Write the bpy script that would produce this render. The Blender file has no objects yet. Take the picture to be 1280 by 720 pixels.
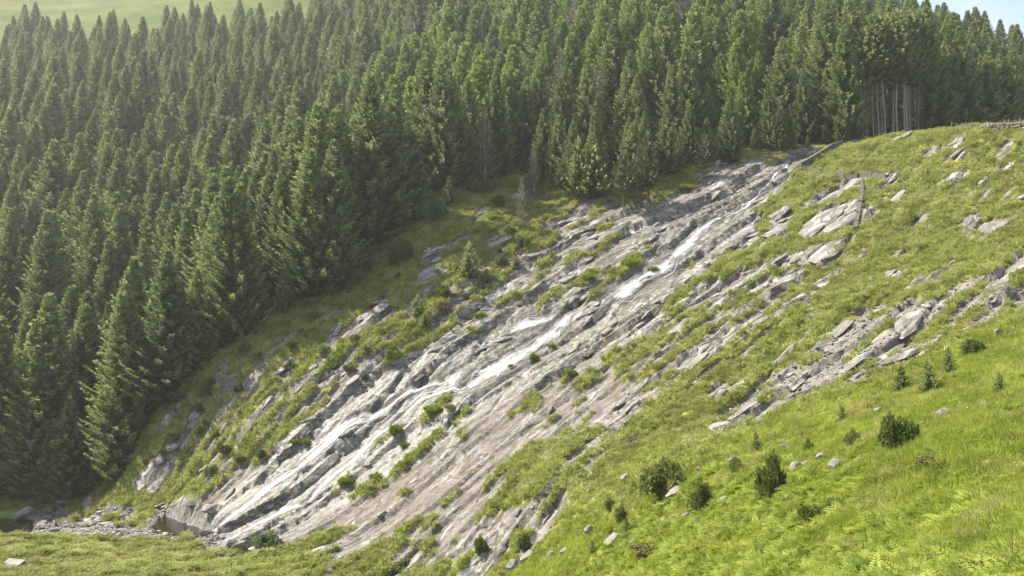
import bpy, math, random
import numpy as np
from mathutils import Vector, Matrix

# ------------------------------------------------------------------ camera, sky, sun, exposure
scene = bpy.context.scene
coll = scene.collection
W, H, FOC, HOR = 1280.0, 720.0, 1108.0, 390.0          # photograph size, focal length and horizon row in its pixels
PITCH = math.atan((HOR - H / 2) / FOC)

cam_data = bpy.data.cameras.new('camera')
cam_data.sensor_width = 36.0
cam_data.lens = 36.0 * FOC / W
cam_data.clip_start = 0.1
cam_data.clip_end = 3000
cam = bpy.data.objects.new('camera', cam_data)
cam.location = (0, 0, 0)
cam.rotation_euler = (math.pi / 2 + PITCH, 0, 0)
coll.objects.link(cam)
scene.camera = cam

SUN_EL = math.radians(51)
SUN_AZ = math.radians(-70)                              # from +Y (view direction), negative = to the left
sun_dir = Vector((math.sin(SUN_AZ) * math.cos(SUN_EL), math.cos(SUN_AZ) * math.cos(SUN_EL), math.sin(SUN_EL)))
sd = bpy.data.lights.new('sun', 'SUN')
sd.energy = 4.6
sd.angle = math.radians(0.6)
sd.color = (1.0, 0.925, 0.80)
sun = bpy.data.objects.new('sun', sd)
sun.rotation_euler = sun_dir.to_track_quat('Z', 'Y').to_euler()
sun.location = (-120, 40, 180)
coll.objects.link(sun)

world = bpy.data.worlds.new('World')
scene.world = world
world.use_nodes = True
wn = world.node_tree.nodes; wl = world.node_tree.links
wn.clear()
w_out = wn.new('ShaderNodeOutputWorld'); w_bg = wn.new('ShaderNodeBackground')
sky = wn.new('ShaderNodeTexSky'); sky.sky_type = 'NISHITA'; sky.sun_disc = False
sky.sun_elevation = SUN_EL; sky.sun_rotation = SUN_AZ; sky.altitude = 300
sky.air_density = 1.0; sky.dust_density = 2.5; sky.ozone_density = 1.0
w_tc = wn.new('ShaderNodeTexCoord'); w_map = wn.new('ShaderNodeMapping'); w_map.inputs['Scale'].default_value = (1.6, 1.6, 4.0)
w_no = wn.new('ShaderNodeTexNoise'); w_no.inputs['Scale'].default_value = 2.2; w_no.inputs['Detail'].default_value = 7; w_no.inputs['Roughness'].default_value = 0.55
w_ra = wn.new('ShaderNodeValToRGB'); w_ra.color_ramp.elements[0].position = 0.36; w_ra.color_ramp.elements[1].position = 0.62
w_mx = wn.new('ShaderNodeMix'); w_mx.data_type = 'RGBA'
w_mx.inputs['B'].default_value = (3.1, 3.5, 4.2, 1)      # thin bright cloud in the sky's own units
wl.new(w_tc.outputs['Generated'], w_map.inputs['Vector']); wl.new(w_map.outputs['Vector'], w_no.inputs['Vector'])
wl.new(w_no.outputs['Fac'], w_ra.inputs['Fac']); wl.new(w_ra.outputs['Color'], w_mx.inputs['Factor'])
wl.new(sky.outputs['Color'], w_mx.inputs['A']); wl.new(w_mx.outputs['Result'], w_bg.inputs['Color'])
w_bg.inputs['Strength'].default_value = 0.105
wl.new(w_bg.outputs['Background'], w_out.inputs['Surface'])

scene.view_settings.view_transform = 'Standard'
scene.view_settings.look = 'None'
scene.view_settings.gamma = 1.0
scene.view_settings.use_curve_mapping = False
scene.view_settings.exposure = 1.5
scene.cycles.use_denoising = True
scene.cycles.denoising_prefilter = 'NONE'
scene.cycles.max_bounces = 6
scene.cycles.diffuse_bounces = 3
scene.cycles.glossy_bounces = 2
scene.cycles.transmission_bounces = 4
scene.cycles.transparent_max_bounces = 8
scene.cycles.volume_bounces = 0
scene.cycles.sample_clamp_indirect = 4

# ------------------------------------------------------------------ numeric helpers
rng = np.random.default_rng(7)
CP, SP = math.cos(PITCH), math.sin(PITCH)

def px_dir(px, py):
    """direction of a photograph pixel, scaled so that its y is 1"""
    X = (np.asarray(px, float) - W / 2) / FOC; Y = (H / 2 - np.asarray(py, float)) / FOC
    fy = CP - Y * SP
    return X / fy, (SP + Y * CP) / fy

def unproject(px, py, d):
    a, b = px_dir(px, py)
    return a * d, d, b * d

def project(x, y, z):
    f = y * CP + z * SP; up = -y * SP + z * CP
    f = np.where(np.abs(f) < 1e-3, 1e-3, f)
    return W / 2 + FOC * x / f, H / 2 - FOC * up / f, f

def _hash(ix, iy, seed):
    h = (ix.astype(np.int64) * 374761393 + iy.astype(np.int64) * 668265263 + seed * 1442695041) & 0xFFFFFFFF
    h = ((h ^ (h >> 13)) * 1274126177) & 0xFFFFFFFF
    h = ((h ^ (h >> 16)) * 2246822519) & 0xFFFFFFFF
    return ((h ^ (h >> 15)) & 0xFFFFFF) / float(0x1000000)

def vnoise(x, y, seed=0):
    ix = np.floor(x); iy = np.floor(y); fx = x - ix; fy = y - iy
    fx = fx * fx * (3 - 2 * fx); fy = fy * fy * (3 - 2 * fy)
    a = _hash(ix, iy, seed); b = _hash(ix + 1, iy, seed); c = _hash(ix, iy + 1, seed); d = _hash(ix + 1, iy + 1, seed)
    return (a + (b - a) * fx) * (1 - fy) + (c + (d - c) * fx) * fy

def fbm(x, y, octaves=4, seed=0):
    s = 0; amp = 0.5; tot = 0
    for o in range(octaves):
        s = s + amp * vnoise(x, y, seed + o * 17); tot += amp
        x = x * 2.03 + 13.1; y = y * 2.03 + 7.7; amp *= 0.5
    return s / tot                                       # 0..1

def voronoi(x, y, seed):
    """random numbers of the cell, offset to its centre, distance gap to the next cell"""
    ix = np.floor(x); iy = np.floor(y)
    d1 = np.full(x.shape, 9e9); d2 = np.full(x.shape, 9e9); r = np.zeros(x.shape); r2 = np.zeros(x.shape); ox = np.zeros(x.shape); oy = np.zeros(x.shape)
    for i in (-1, 0, 1):
        for j in (-1, 0, 1):
            cx = ix + i; cy = iy + j
            px = cx + _hash(cx, cy, seed); py = cy + _hash(cx, cy, seed + 5)
            dx = x - px; dy = y - py; d = dx * dx + dy * dy
            near = d < d1
            d2 = np.where(near, d1, np.minimum(d2, d))
            d1 = np.where(near, d, d1)
            r = np.where(near, _hash(cx, cy, seed + 9), r); r2 = np.where(near, _hash(cx, cy, seed + 11), r2)
            ox = np.where(near, dx, ox); oy = np.where(near, dy, oy)
    return r, r2, ox, oy, np.sqrt(d2) - np.sqrt(d1)

def smooth(a, b, x):
    t = np.clip((x - a) / (b - a), 0, 1)
    return t * t * (3 - 2 * t)

# ------------------------------------------------------------------ terrain: survey points (photograph column, row, distance ahead in metres)
survey = [
 (0,720,84),(200,720,84),(400,720,84),(500,715,83),(600,720,75),(700,720,62),(800,720,50),(900,720,40),(1000,720,32),(1100,720,25),(1200,720,20),(1280,720,17),
 (1280,600,28),(1100,600,36),(1000,600,44),(900,620,52),(800,650,60),(700,690,68),(1280,500,42),(1200,480,50),(1130,530,46),(1060,540,52),
 (835,600,62),(770,620,68),(700,600,78),(600,680,77),(500,690,85),(430,680,91),
 (270,672,98),(400,600,103),(500,560,104),(600,500,105),(700,540,92),(800,540,80),(900,520,76),(1000,470,75),(1100,450,70),(1200,400,70),(1280,340,75),(1280,400,62),
 (620,450,112),(700,420,114),(780,360,120),(850,300,128),(950,240,138),(1000,205,146),(1050,187,149),(800,460,98),(900,400,101),(1000,350,105),(1050,270,118),(1100,230,125),
 (1150,300,101),(1200,250,106),(1280,280,91),(1280,210,105),(1280,165,113),(1170,170,127),(1100,178,139),
 (200,625,114),(160,602,122),(180,540,122),(250,480,122),(330,420,124),(450,370,127),(520,330,130),(350,520,112),(450,460,114),(550,400,119),(600,330,128),
 (500,290,138),(560,240,146),(600,235,148),(680,190,166),(660,250,146),(740,250,143),(740,300,131),(800,265,138),(870,225,146),(930,198,151),
 (0,605,130),(-200,610,128),(-200,720,86),(100,650,106),(0,655,104),
 (0,480,152),(0,370,180),(0,200,250),(0,45,385),(0,-5,450),(200,470,150),(200,200,245),(200,45,380),(380,330,170),(380,170,250),(400,20,400),(400,-40,480),
 (600,60,250),(640,0,310),(640,-60,380),(800,120,190),(800,20,270),(850,-60,350),(1000,110,195),(1000,15,270),(1090,164,166),(1100,87,240),(1100,86,285),
 (1160,160,170),(1200,160,190),(1280,222,175),(1280,127,240),(1280,137,285),(1450,225,230),(1450,130,110),
 (-300,200,260),(-300,50,390),
 (1280,169,122),(1280,184,136),(1225,162,121),(1225,176,136),(1170,177,143),(1400,175,118),(1400,195,135)]
pts = []
for px, py, d in survey:
    x, y, z = unproject(px, py, d); pts.append((float(x), float(y), float(z)))
pts += [(0,0,-1.75),(0,8,-4.2),(-10,10,-9),(-6,-2,-4),(6,9,-4.0),(10,0,-0.9),(20,10,-0.6),(32,24,0.8),(48,40,3.5),(70,60,9),(90,90,17),(110,110,23),(-30,10,-18),(-60,20,-24),(-60,60,-26),(-120,90,-26),(-200,80,-24),
        (40,-10,3),(0,-30,2),(-40,-30,-17),(80,20,14),(150,60,32),(200,150,45),(230,260,62),(300,300,60),(150,360,66),(250,420,50),(60,460,120),(-60,560,190),(-250,560,200),(-330,400,150),(-350,200,60),(100,650,90),(-150,660,215),(300,650,30),(-350,650,190)]
P = np.array(pts)

def _tps_kernel(r2):
    return 0.5 * r2 * np.log(np.maximum(r2, 1e-9))
S = 100.0
Q = P[:, :2] / S
n = len(Q)
K = _tps_kernel(((Q[:, None, :] - Q[None, :, :]) ** 2).sum(-1)) + np.eye(n) * 0.0006
Pm = np.hstack([np.ones((n, 1)), Q])
A = np.zeros((n + 3, n + 3)); A[:n, :n] = K; A[:n, n:] = Pm; A[n:, :n] = Pm.T
sol = np.linalg.solve(A, np.concatenate([P[:, 2], np.zeros(3)]))

def base_height(x, y):
    x = np.asarray(x, float); y = np.asarray(y, float)
    xs = x.ravel() / S; ys = y.ravel() / S
    out = np.empty(xs.shape)
    for i in range(0, len(xs), 60000):
        a = xs[i:i + 60000]; b = ys[i:i + 60000]
        r2 = (a[:, None] - Q[None, :, 0]) ** 2 + (b[:, None] - Q[None, :, 1]) ** 2
        out[i:i + 60000] = _tps_kernel(r2) @ sol[:n] + sol[n] + sol[n + 1] * a + sol[n + 2] * b
    return out.reshape(x.shape)

def axis(lo, f0, f1, hi, fine, grow=1.09):
    a = list(np.arange(f0, f1, fine))
    s = fine; v = a[0]; left = []
    while v > lo:
        s = min(s * grow, 9); v -= s; left.append(v)
    s = fine; v = a[-1]; right = []
    while v < hi:
        s = min(s * grow, 9); v += s; right.append(v)
    return np.array(left[::-1] + a + right)
# the mesh follows the grain of the rock: u runs along the fall line, v across it
UX, UY = 0.84, 0.5426
gu = axis(-345, 0, 126, 655, 0.33)
gv = axis(-785, -141, -4, 215, 0.15)
NU, NV = len(gu), len(gv)
U, V = np.meshgrid(gu, gv)
GX = UX * U + UY * V; GY = UY * U - UX * V

# the smooth surface is solved on a coarse lattice and read bilinearly
def sampler(ax, ay, Z):
    def f(x, y):
        x = np.asarray(x, float); y = np.asarray(y, float)
        i = np.clip(np.searchsorted(ax, x) - 1, 0, len(ax) - 2); j = np.clip(np.searchsorted(ay, y) - 1, 0, len(ay) - 2)
        tx = np.clip((x - ax[i]) / (ax[i + 1] - ax[i]), 0, 1); ty = np.clip((y - ay[j]) / (ay[j + 1] - ay[j]), 0, 1)
        return (Z[j, i] * (1 - tx) + Z[j, i + 1] * tx) * (1 - ty) + (Z[j + 1, i] * (1 - tx) + Z[j + 1, i + 1] * tx) * ty
    return f
bx = axis(-700, -62, 74, 700, 0.9, 1.05); by = axis(-320, 16, 158, 1030, 0.9, 1.05)
BX, BY = np.meshgrid(bx, by)
h0 = sampler(bx, by, base_height(BX, BY))

DSTEP = np.arange(8, 520, 0.4)
def cast(px, py, hf=None):
    """where the sight line through a photograph pixel meets the ground"""
    hf = hf or h0
    a, b = px_dir(px, py)
    a = float(a); b = float(b)
    g = b * DSTEP - hf(a * DSTEP, DSTEP)
    k = np.argmax(g < 0)
    if not (g < 0).any():
        return None
    if k == 0:
        d = DSTEP[0]
    else:
        d = DSTEP[k - 1] + (DSTEP[k] - DSTEP[k - 1]) * g[k - 1] / (g[k - 1] - g[k])
    return np.array([a * d, d, float(hf(a * d, d))])

def poly_world(poly):
    return np.array([p[:2] for p in (cast(*q) for q in poly) if p is not None])

def in_poly(x, y, poly):
    inside = np.zeros(x.shape, bool)
    x0, y0 = poly.min(0); x1, y1 = poly.max(0)
    box = (x >= x0) & (x <= x1) & (y >= y0) & (y <= y1)
    xs = x[box]; ys = y[box]; r = np.zeros(xs.shape, bool)
    j = len(poly) - 1
    for i in range(len(poly)):
        xi, yi = poly[i]; xj, yj = poly[j]
        if yi != yj:
            r ^= ((yi > ys) != (yj > ys)) & (xs < (xj - xi) * (ys - yi) / (yj - yi) + xi)
        j = i
    inside[box] = r
    return inside

# ------------------------------------------------------------------ what the ground is made of (outlines surveyed on the photograph, then laid on the terrain)
main_slab = [(235,655),(262,688),(340,690),(420,672),(470,700),(545,712),(575,692),(650,690),(700,640),(718,606),(690,610),(650,640),(600,648),(600,618),(622,578),(690,545),(740,560),(765,548),(800,518),(802,490),(770,478),(762,452),
 (800,425),(850,405),(900,395),(950,378),(985,355),(975,347),(945,342),(905,350),(870,358),(858,348),(880,330),(905,312),(921,292),(952,268),(988,231),(1000,213),(1052,183),(1030,188),(985,195),(960,205),(930,197),(905,200),(880,215),(850,238),
 (830,250),(800,262),(770,270),(735,278),(740,256),(722,250),(705,290),(690,305),(640,345),(610,375),(590,400),(590,420),(560,430),(530,445),(500,455),(470,462),(440,480),(420,500),(395,520),(370,540),(330,570),(290,595),(260,615),(235,640)]
grass_patches = [
 [(704,335),(715,316),(741,314),(735,335),(712,343)],[(712,362),(730,340),(778,336),(770,360),(735,372)],[(750,303),(756,287),(772,288),(770,305)],[(775,340),(784,320),(800,318),(800,335)],[(804,340),(812,328),(824,326),(820,340)],
 [(846,240),(855,231),(879,228),(876,241)],[(858,350),(875,330),(900,318),(905,330),(880,350)],[(825,390),(840,368),(865,356),(860,372),(838,392)],
 [(634,382),(650,366),(700,360),(708,372),(680,380),(655,388)],[(556,548),(566,528),(585,522),(588,540),(570,550)],[(482,548),(486,532),(500,528),(501,545)],[(522,527),(540,514),(566,506),(562,520),(535,530)],
 [(642,522),(655,500),(676,496),(672,512)],[(687,492),(705,470),(738,458),(740,475),(712,490)],[(701,522),(715,502),(740,498),(735,518)],[(716,552),(728,532),(764,526),(760,545),(735,556)],[(662,456),(665,442),(676,440),(675,452)],
 [(438,623),(450,608),(490,598),(484,610),(455,624)],[(490,624),(500,612),(516,608),(512,620)],[(515,674),(525,652),(552,640),(548,660)],[(554,630),(565,614),(585,611),(580,627)],[(452,690),(470,676),(550,672),(548,690),(500,694)],[(622,684),(635,666),(664,663),(655,682)],
 [(780,515),(790,500),(802,497),(800,512)],[(520,560),(540,540),(556,538),(545,556)],[(420,612),(432,598),(452,590),(440,606)],[(805,412),(822,395),(850,380),(856,388),(828,406)],[(862,402),(880,384),(915,366),(935,365),(925,378),(890,396)],
 [(700,545),(712,528),(722,526),(716,544)],[(640,560),(655,545),(668,545),(655,560)],[(596,600),(606,585),(618,580),(612,598)],[(740,452),(760,436),(778,432),(765,450)],[(600,360),(618,345),(640,330),(648,338),(625,362)],[(660,338),(676,322),(690,318),(684,336)]]
rock_patches = [
 [(996,264),(1030,240),(1074,221),(1076,232),(1040,253),(1004,264)],[(986,299),(1013,277),(1071,247),(1072,289),(1043,290),(1007,302)],[(1076,258),(1102,264),(1088,284),(1075,288)],[(1096,224),(1120,219),(1124,228),(1104,236)],
 [(907,304),(935,288),(958,286),(945,305),(920,318)],[(961,272),(992,268),(986,295),(963,302)],[(985,324),(1020,310),(1062,299),(1042,318),(1030,336),(1000,331)],[(948,338),(972,322),(990,316),(980,330),(955,343)],[(975,356),(985,342),(1008,346),(1000,360)],[(1068,330),(1078,320),(1093,318),(1086,330)],
 [(1108,250),(1124,241),(1140,239),(1128,254)],[(1160,194),(1180,180),(1213,177),(1190,189)],[(1166,206),(1198,196),(1216,198),(1195,207)],[(1170,234),(1190,222),(1213,216),(1192,231)],[(1226,220),(1250,211),(1274,203),(1252,217)],[(1218,237),(1239,225),(1231,235)],
 [(1196,298),(1206,272),(1222,266),(1230,278),(1264,279),(1255,294),(1215,299)],[(1263,260),(1285,244),(1285,256)],[(1113,294),(1155,270),(1170,261),(1152,282),(1120,299)],[(1060,182),(1076,177),(1084,179),(1070,185)],[(1108,180),(1130,175),(1136,178),(1116,183)],
 [(160,608),(183,582),(228,543),(212,574),(176,605)],[(229,533),(253,505),(248,532)],[(200,535),(220,505),(237,485),(228,510),(212,532)],[(256,525),(285,501),(274,521)],[(310,535),(322,514),(337,503),(332,520)],[(238,602),(262,580),(285,565),(254,595)],[(346,468),(366,446),(372,452),(356,470)],
 [(381,474),(401,450),(410,452),(394,474)],[(586,285),(608,257),(612,260),(598,284)],[(600,322),(634,289),(638,294),(612,314)],[(609,330),(630,302),(638,306),(622,328)],[(525,330),(547,308),(556,326)],[(512,360),(537,332),(558,342),(528,362)],[(562,385),(593,362),(600,368),(584,384)],
 [(640,252),(652,232),(668,215),(676,222),(660,250)],[(440,410),(452,388),(468,378),(482,386),(462,412)],[(500,395),(515,378),(528,372),(520,390)],[(400,430),(424,405),(430,408),(412,432)],[(270,470),(290,448),(296,452),(280,472)],[(418,470),(440,440),(448,444),(430,470)],
 [(888,556),(900,535),(930,512),(948,505),(935,525),(905,552)],[(838,468),(858,448),(885,428),(905,422),(890,440),(860,462)],[(882,502),(895,482),(915,482),(905,500)],[(795,505),(812,500),(800,520),(782,534)],[(1100,345),(1120,338),(1125,345),(1108,352)],[(1122,362),(1150,352),(1160,352),(1145,366)]]
scree = [(1000,462),(1018,422),(1058,392),(1092,386),(1147,370),(1190,356),(1238,346),(1275,316),(1300,310),(1300,380),(1232,406),(1190,428),(1153,453),(1092,474),(1028,499),(970,520),(930,538),(895,556),(882,552),(900,520),(940,490),(985,458)]
streambed = [(0,672),(0,650),(40,640),(70,632),(150,630),(200,634),(240,640),(270,660),(290,690),(262,690),(235,678),(150,676),(60,674)]
pools = [[(195,662),(198,642),(215,632),(250,640),(268,652),(262,662),(225,664)],[(-30,668),(-30,646),(10,642),(38,648),(40,660),(12,668)]]
wet_zone = [(240,650),(300,600),(400,515),(470,465),(560,432),(640,395),(720,365),(770,330),(860,270),(920,215),(985,200),(1000,210),(960,250),(900,300),(850,350),(800,390),(740,420),(700,470),(600,520),(500,590),(400,650),(290,690)]

# ground detail runs along the fall line of the slab (u) and across it (v)
Zb = h0(GX, GY)
wx = GX + 1.9 * (fbm(GX / 3.1, GY / 3.1, 3, 3) - 0.5) + 0.8 * (fbm(GX / 0.8, GY / 0.8, 2, 4) - 0.5)
wy = GY + 1.9 * (fbm(GX / 3.1, GY / 3.1, 3, 5) - 0.5) + 0.8 * (fbm(GX / 0.8, GY / 0.8, 2, 6) - 0.5)

def blur(m, k=1):
    for _ in range(k):
        m = (m + np.roll(m, 1, 0) + np.roll(m, -1, 0)) / 3
        m = (m + np.roll(m, 1, 1) + np.roll(m, -1, 1)) / 3
    return m

rock = in_poly(wx, wy, poly_world(main_slab)).astype(float)
for g in grass_patches:
    rock[in_poly(wx, wy, poly_world(g))] = 0
scree_m = in_poly(wx, wy, poly_world(scree)).astype(float)
streak = fbm(U / 5.0, V / 0.9, 4, 21)
near_slab = blur(rock, 40)
rock = np.where(streak > 0.60 - 0.09 * (near_slab > 0.03), np.maximum(rock, ((GY > 70) & (near_slab > 0.002)).astype(float)), rock)     # thin rock ribs in the turf round the slab
rock = np.where((streak < 0.32) & (near_slab < 0.93), 0, rock)                          # turf creeping along joints
rock = np.where((scree_m > 0) & (fbm(U / 2.6, V / 1.0, 4, 33) > 0.40), 1, rock)
ribs = in_poly(wx, wy, poly_world([(755,465),(830,400),(985,345),(1062,298),(1100,300),(1040,350),(1010,400),(1000,455),(900,520),(800,560),(760,560)])).astype(float)
rock = np.where((ribs > 0) & (fbm(U / 6.0, V / 1.1, 4, 57) > 0.545), 1, rock)
upper = in_poly(wx, wy, poly_world([(1000,220),(1060,190),(1180,176),(1300,180),(1300,330),(1150,360),(1010,420),(1000,330)])).astype(float)
rock = np.where((upper > 0) & (fbm(U / 3.2, V / 0.8, 4, 59) > 0.63), 1, rock)
left_bank = in_poly(wx, wy, poly_world([(160,610),(250,490),(330,430),(450,380),(520,340),(560,300),(660,240),(720,250),(640,345),(590,400),(500,455),(400,515),(260,615)])).astype(float)
rock = np.where((left_bank > 0) & (fbm(U / 3.0, V / 0.8, 4, 51) > 0.555), 1, rock)
for g in rock_patches:
    rock[in_poly(wx, wy, poly_world(g))] = 1
patch_m = np.zeros_like(rock)
for g in rock_patches:
    patch_m[in_poly(wx, wy, poly_world(g))] = 1
patch_m = blur(patch_m, 1)
bed = (in_poly(wx, wy, poly_world(streambed)) & (fbm(GX / 3.5, GY / 3.5, 3, 141) < .70)).astype(float)
rock = np.maximum(rock, bed)
rock = blur(rock, 1)
pool_m = np.zeros_like(rock)
for g in pools:
    pool_m = np.maximum(pool_m, in_poly(wx, wy, poly_world(g)).astype(float))
pool_m = blur(pool_m, 2)
wet = blur(in_poly(wx, wy, poly_world(wet_zone)).astype(float), 4)

# rock relief: tilted plates, ledges, joints
vw = V + 2.2 * (fbm(U / 14, V / 7, 3, 61) - 0.5)
uw = U + 3.0 * (fbm(U / 9, V / 5, 3, 63) - 0.5)
r1, q1, ox1, oy1, gap1 = voronoi(uw / 8.5, vw / 2.3, 71)
r2, q2, ox2, oy2, gap2 = voronoi(uw / 2.8, vw / 0.8, 73)
t = vw / 5.2 + 0.9 * fbm(U / 18, V / 9, 3, 75)
saw = (t - np.floor(t)) - 0.5
rough = fbm(U / 1.2, V / 0.5, 4, 81) - 0.5
calm = in_poly(wx, wy, poly_world([(300,690),(470,560),(640,500),(760,430),(840,440),(780,520),(690,560),(560,700),(420,690)])).astype(float)   # the smoother lower slab
dry_m = blur(calm, 12)
calm = 1 - 0.5 * dry_m
rock_h = calm * (0.85 * (r1 - 0.5) + 0.9 * (q1 - 0.4) * oy1 * 0.8 + 0.26 * (r2 - 0.5) + 0.22 * oy2 * (q2 - 0.3)) + 1.0 * saw * calm + 0.17 * rough - 0.30 * (gap1 < 0.045) * calm - 0.10 * (gap2 < 0.06) * calm
tuss = fbm(U / 1.6, V / 0.9, 3, 91) - 0.5
hum, _, _, _, hgap = voronoi(U / 2.3 + .5 * fbm(U / 3, V / 3, 2, 94), V / 1.3, 92)
grass_h = 0.22 + 0.55 * tuss + 0.28 * np.clip(hgap * 2.2, 0, 1) + 0.25 * (hum - .5) + 0.5 * (fbm(GX / 5, GY / 5, 2, 93) - 0.5)
near = smooth(20, 60, GY)
grass_h = grass_h * (0.35 + 0.65 * near)
detail = grass_h * (1 - rock) + (rock_h - 0.12) * rock
scree_h = 0.25 * (fbm(GX / 0.9, GY / 0.9, 3, 95) - 0.5) + 0.85 * rock_h
detail = detail + patch_m * 0.42
lb = blur(left_bank, 6)
detail = detail + lb * (1.5 * (fbm(U / 6, V / 2.6, 4, 131) - .5) + .5 * (fbm(U / 2, V / 1, 3, 133) - .5))
detail = np.where(scree_m > 0, grass_h * (1 - rock) * 0.6 + scree_h * rock, detail)
detail = np.where(bed > 0, 0.25 * (fbm(GX / 0.7, GY / 0.7, 3, 97) - 0.5) - 0.35, detail)
fine_zone = smooth(-75, -60, GX) * (1 - smooth(73, 85, GX)) * (1 - smooth(156, 170, GY))
detail = detail * fine_zone + (1 - fine_zone) * 0.6 * (fbm(GX / 12, GY / 12, 3, 99) - 0.5)

# channels of the falling water: polylines with half width in metres
streams = [
 [(985,203,0.5),(966,222,0.5),(950,240,0.5),(928,258,0.5),(905,268,0.6)],
 [(900,268,0.8),(876,283,1.4),(860,301,1.7),(842,320,2.0),(827,335,2.4),(802,347,2.6),(776,366,2.6),(764,374,1.2)],
 [(716,388,1.2),(700,403,2.2),(682,420,2.4),(662,435,2.6),(642,448,2.8),(618,463,2.8),(596,476,2.4),(584,484,1.0)],
 [(690,396,1.0),(672,400,1.6),(652,406,1.5),(636,414,0.9)],
 [(560,474,0.4),(532,478,0.5),(505,490,0.7),(480,512,0.8),(455,524,0.8),(432,535,0.8),(389,572,0.9),(347,597,0.9),(288,642,1.0),(264,659,1.2)],
 [(580,482,0.5),(545,488,0.6),(523,497,0.8),(501,521,0.8),(476,540,0.8),(440,572,0.8),(409,595,0.8),(389,623,0.7),(380,630,0.6)],
 [(376,630,0.5),(354,636,0.9),(315,653,1.1),(288,669,1.3),(268,677,1.4)],
 [(470,516,0.5),(450,520,0.5),(430,530,0.6),(400,552,0.5),(372,572,0.5)]]

def stream_path(pl, step=0.5):
    w = [(cast(a, b), c) for a, b, c in pl]
    P3 = np.array([[p[0], p[1]] for p, c in w]); hw = np.array([c for p, c in w])
    s = np.concatenate([[0], np.cumsum(np.hypot(*np.diff(P3, axis=0).T))])
    k = np.arange(0, s[-1], step)
    x = np.interp(k, s, P3[:, 0]); y = np.interp(k, s, P3[:, 1]); h = np.interp(k, s, hw)
    for _ in range(3):
        x[1:-1] = (x[:-2] + x[1:-1] * 2 + x[2:]) / 4; y[1:-1] = (y[:-2] + y[1:-1] * 2 + y[2:]) / 4
    x = x + 0.5 * (vnoise(k / 3, k * 0 + 3.3, 5) - 0.5); y = y + 0.5 * (vnoise(k / 3, k * 0 + 8.3, 6) - 0.5)
    h = h * 0.72 * (0.55 + 0.9 * vnoise(k / 1.7, k * 0 + 1.3, 8))
    return k, x, y, h
paths = [stream_path(s) for s in streams]
chan = np.zeros_like(Zb)
for k, x, y, h in paths:
    for a, b, c in zip(x[::2], y[::2], h[::2]):
        ua, va = a * UX + b * UY, a * UY - b * UX
        i0, i1 = np.searchsorted(gu, (ua - c * 1.8, ua + c * 1.8)); j0, j1 = np.searchsorted(gv, (va - c * 1.8, va + c * 1.8))
        if i1 > i0 and j1 > j0:
            d = np.hypot(GX[j0:j1, i0:i1] - a, GY[j0:j1, i0:i1] - b)
            chan[j0:j1, i0:i1] = np.maximum(chan[j0:j1, i0:i1], 1 - smooth(c * 0.8, c * 1.7, d))
rock = np.maximum(rock, chan)
rock = np.maximum(rock, np.clip(blur(pool_m, 8) * 4, 0, 1))
detail = detail * (1 - 0.6 * chan) - 0.30 * chan
# the foot of the slab overhangs a little
Z = Zb + detail
pool_levels = []
for g in pools:
    w = poly_world(g); pm = blur(in_poly(wx, wy, w).astype(float), 3)
    lev = float(np.percentile(h0(w[:, 0], w[:, 1]), 15)) - 0.45
    pool_levels.append(lev); Z = Z * (1 - pm) + np.minimum(Z, lev - 0.5) * pm
def uv_sampler(A):
    f = sampler(gu, gv, A)
    def g(x, y):
        x = np.asarray(x, float); y = np.asarray(y, float)
        return f(x * UX + y * UY, x * UY - y * UX)
    return g
gz = uv_sampler(Z)
rock_s = uv_sampler(rock); scree_s = uv_sampler(scree_m); pool_s = uv_sampler(pool_m); chan_s = uv_sampler(chan); bed_s = uv_sampler(bed)

def ground(px, py):
    return cast(px, py, gz)

# ------------------------------------------------------------------ materials
def mat(name):
    m = bpy.data.materials.new(name); m.use_nodes = True
    nt = m.node_tree; nt.nodes.clear()
    return m, nt

def N(nt, typ, **kw):
    nd = nt.nodes.new(typ)
    for k, v in kw.items():
        if hasattr(nd, k):
            setattr(nd, k, v)
        else:
            nd.inputs[k].default_value = v
    return nd

def noise(nt, vec, scale, detail=4, rough=0.55):
    nd = N(nt, 'ShaderNodeTexNoise'); nd.inputs['Scale'].default_value = scale; nd.inputs['Detail'].default_value = detail; nd.inputs['Roughness'].default_value = rough
    nt.links.new(vec, nd.inputs['Vector'])
    return nd.outputs['Fac']

def ramp(nt, fac, stops):
    nd = N(nt, 'ShaderNodeValToRGB'); el = nd.color_ramp.elements
    while len(el) < len(stops):
        el.new(0.5)
    for e, (p, c) in zip(el, stops):
        e.position = p; e.color = (c[0], c[1], c[2], 1) if not isinstance(c, (int, float)) else (c, c, c, 1)
    nt.links.new(fac, nd.inputs['Fac'])
    return nd.outputs['Color']

def mix(nt, f, a, b, mode='MIX'):
    nd = N(nt, 'ShaderNodeMix', data_type='RGBA', blend_type=mode)
    for s, v in (('Factor', f), ('A', a), ('B', b)):
        if isinstance(v, (int, float)):
            nd.inputs[s].default_value = v
        elif isinstance(v, tuple):
            nd.inputs[s].default_value = (*v, 1)
        else:
            nt.links.new(v, nd.inputs[s])
    return nd.outputs['Result']

def math_(nt, op, a, b=None, clamp=False):
    nd = N(nt, 'ShaderNodeMath', operation=op, use_clamp=clamp)
    for i, v in enumerate((a, b)):
        if v is None:
            continue
        if isinstance(v, (int, float)):
            nd.inputs[i].default_value = v
        else:
            nt.links.new(v, nd.inputs[i])
    return nd.outputs[0]

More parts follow.
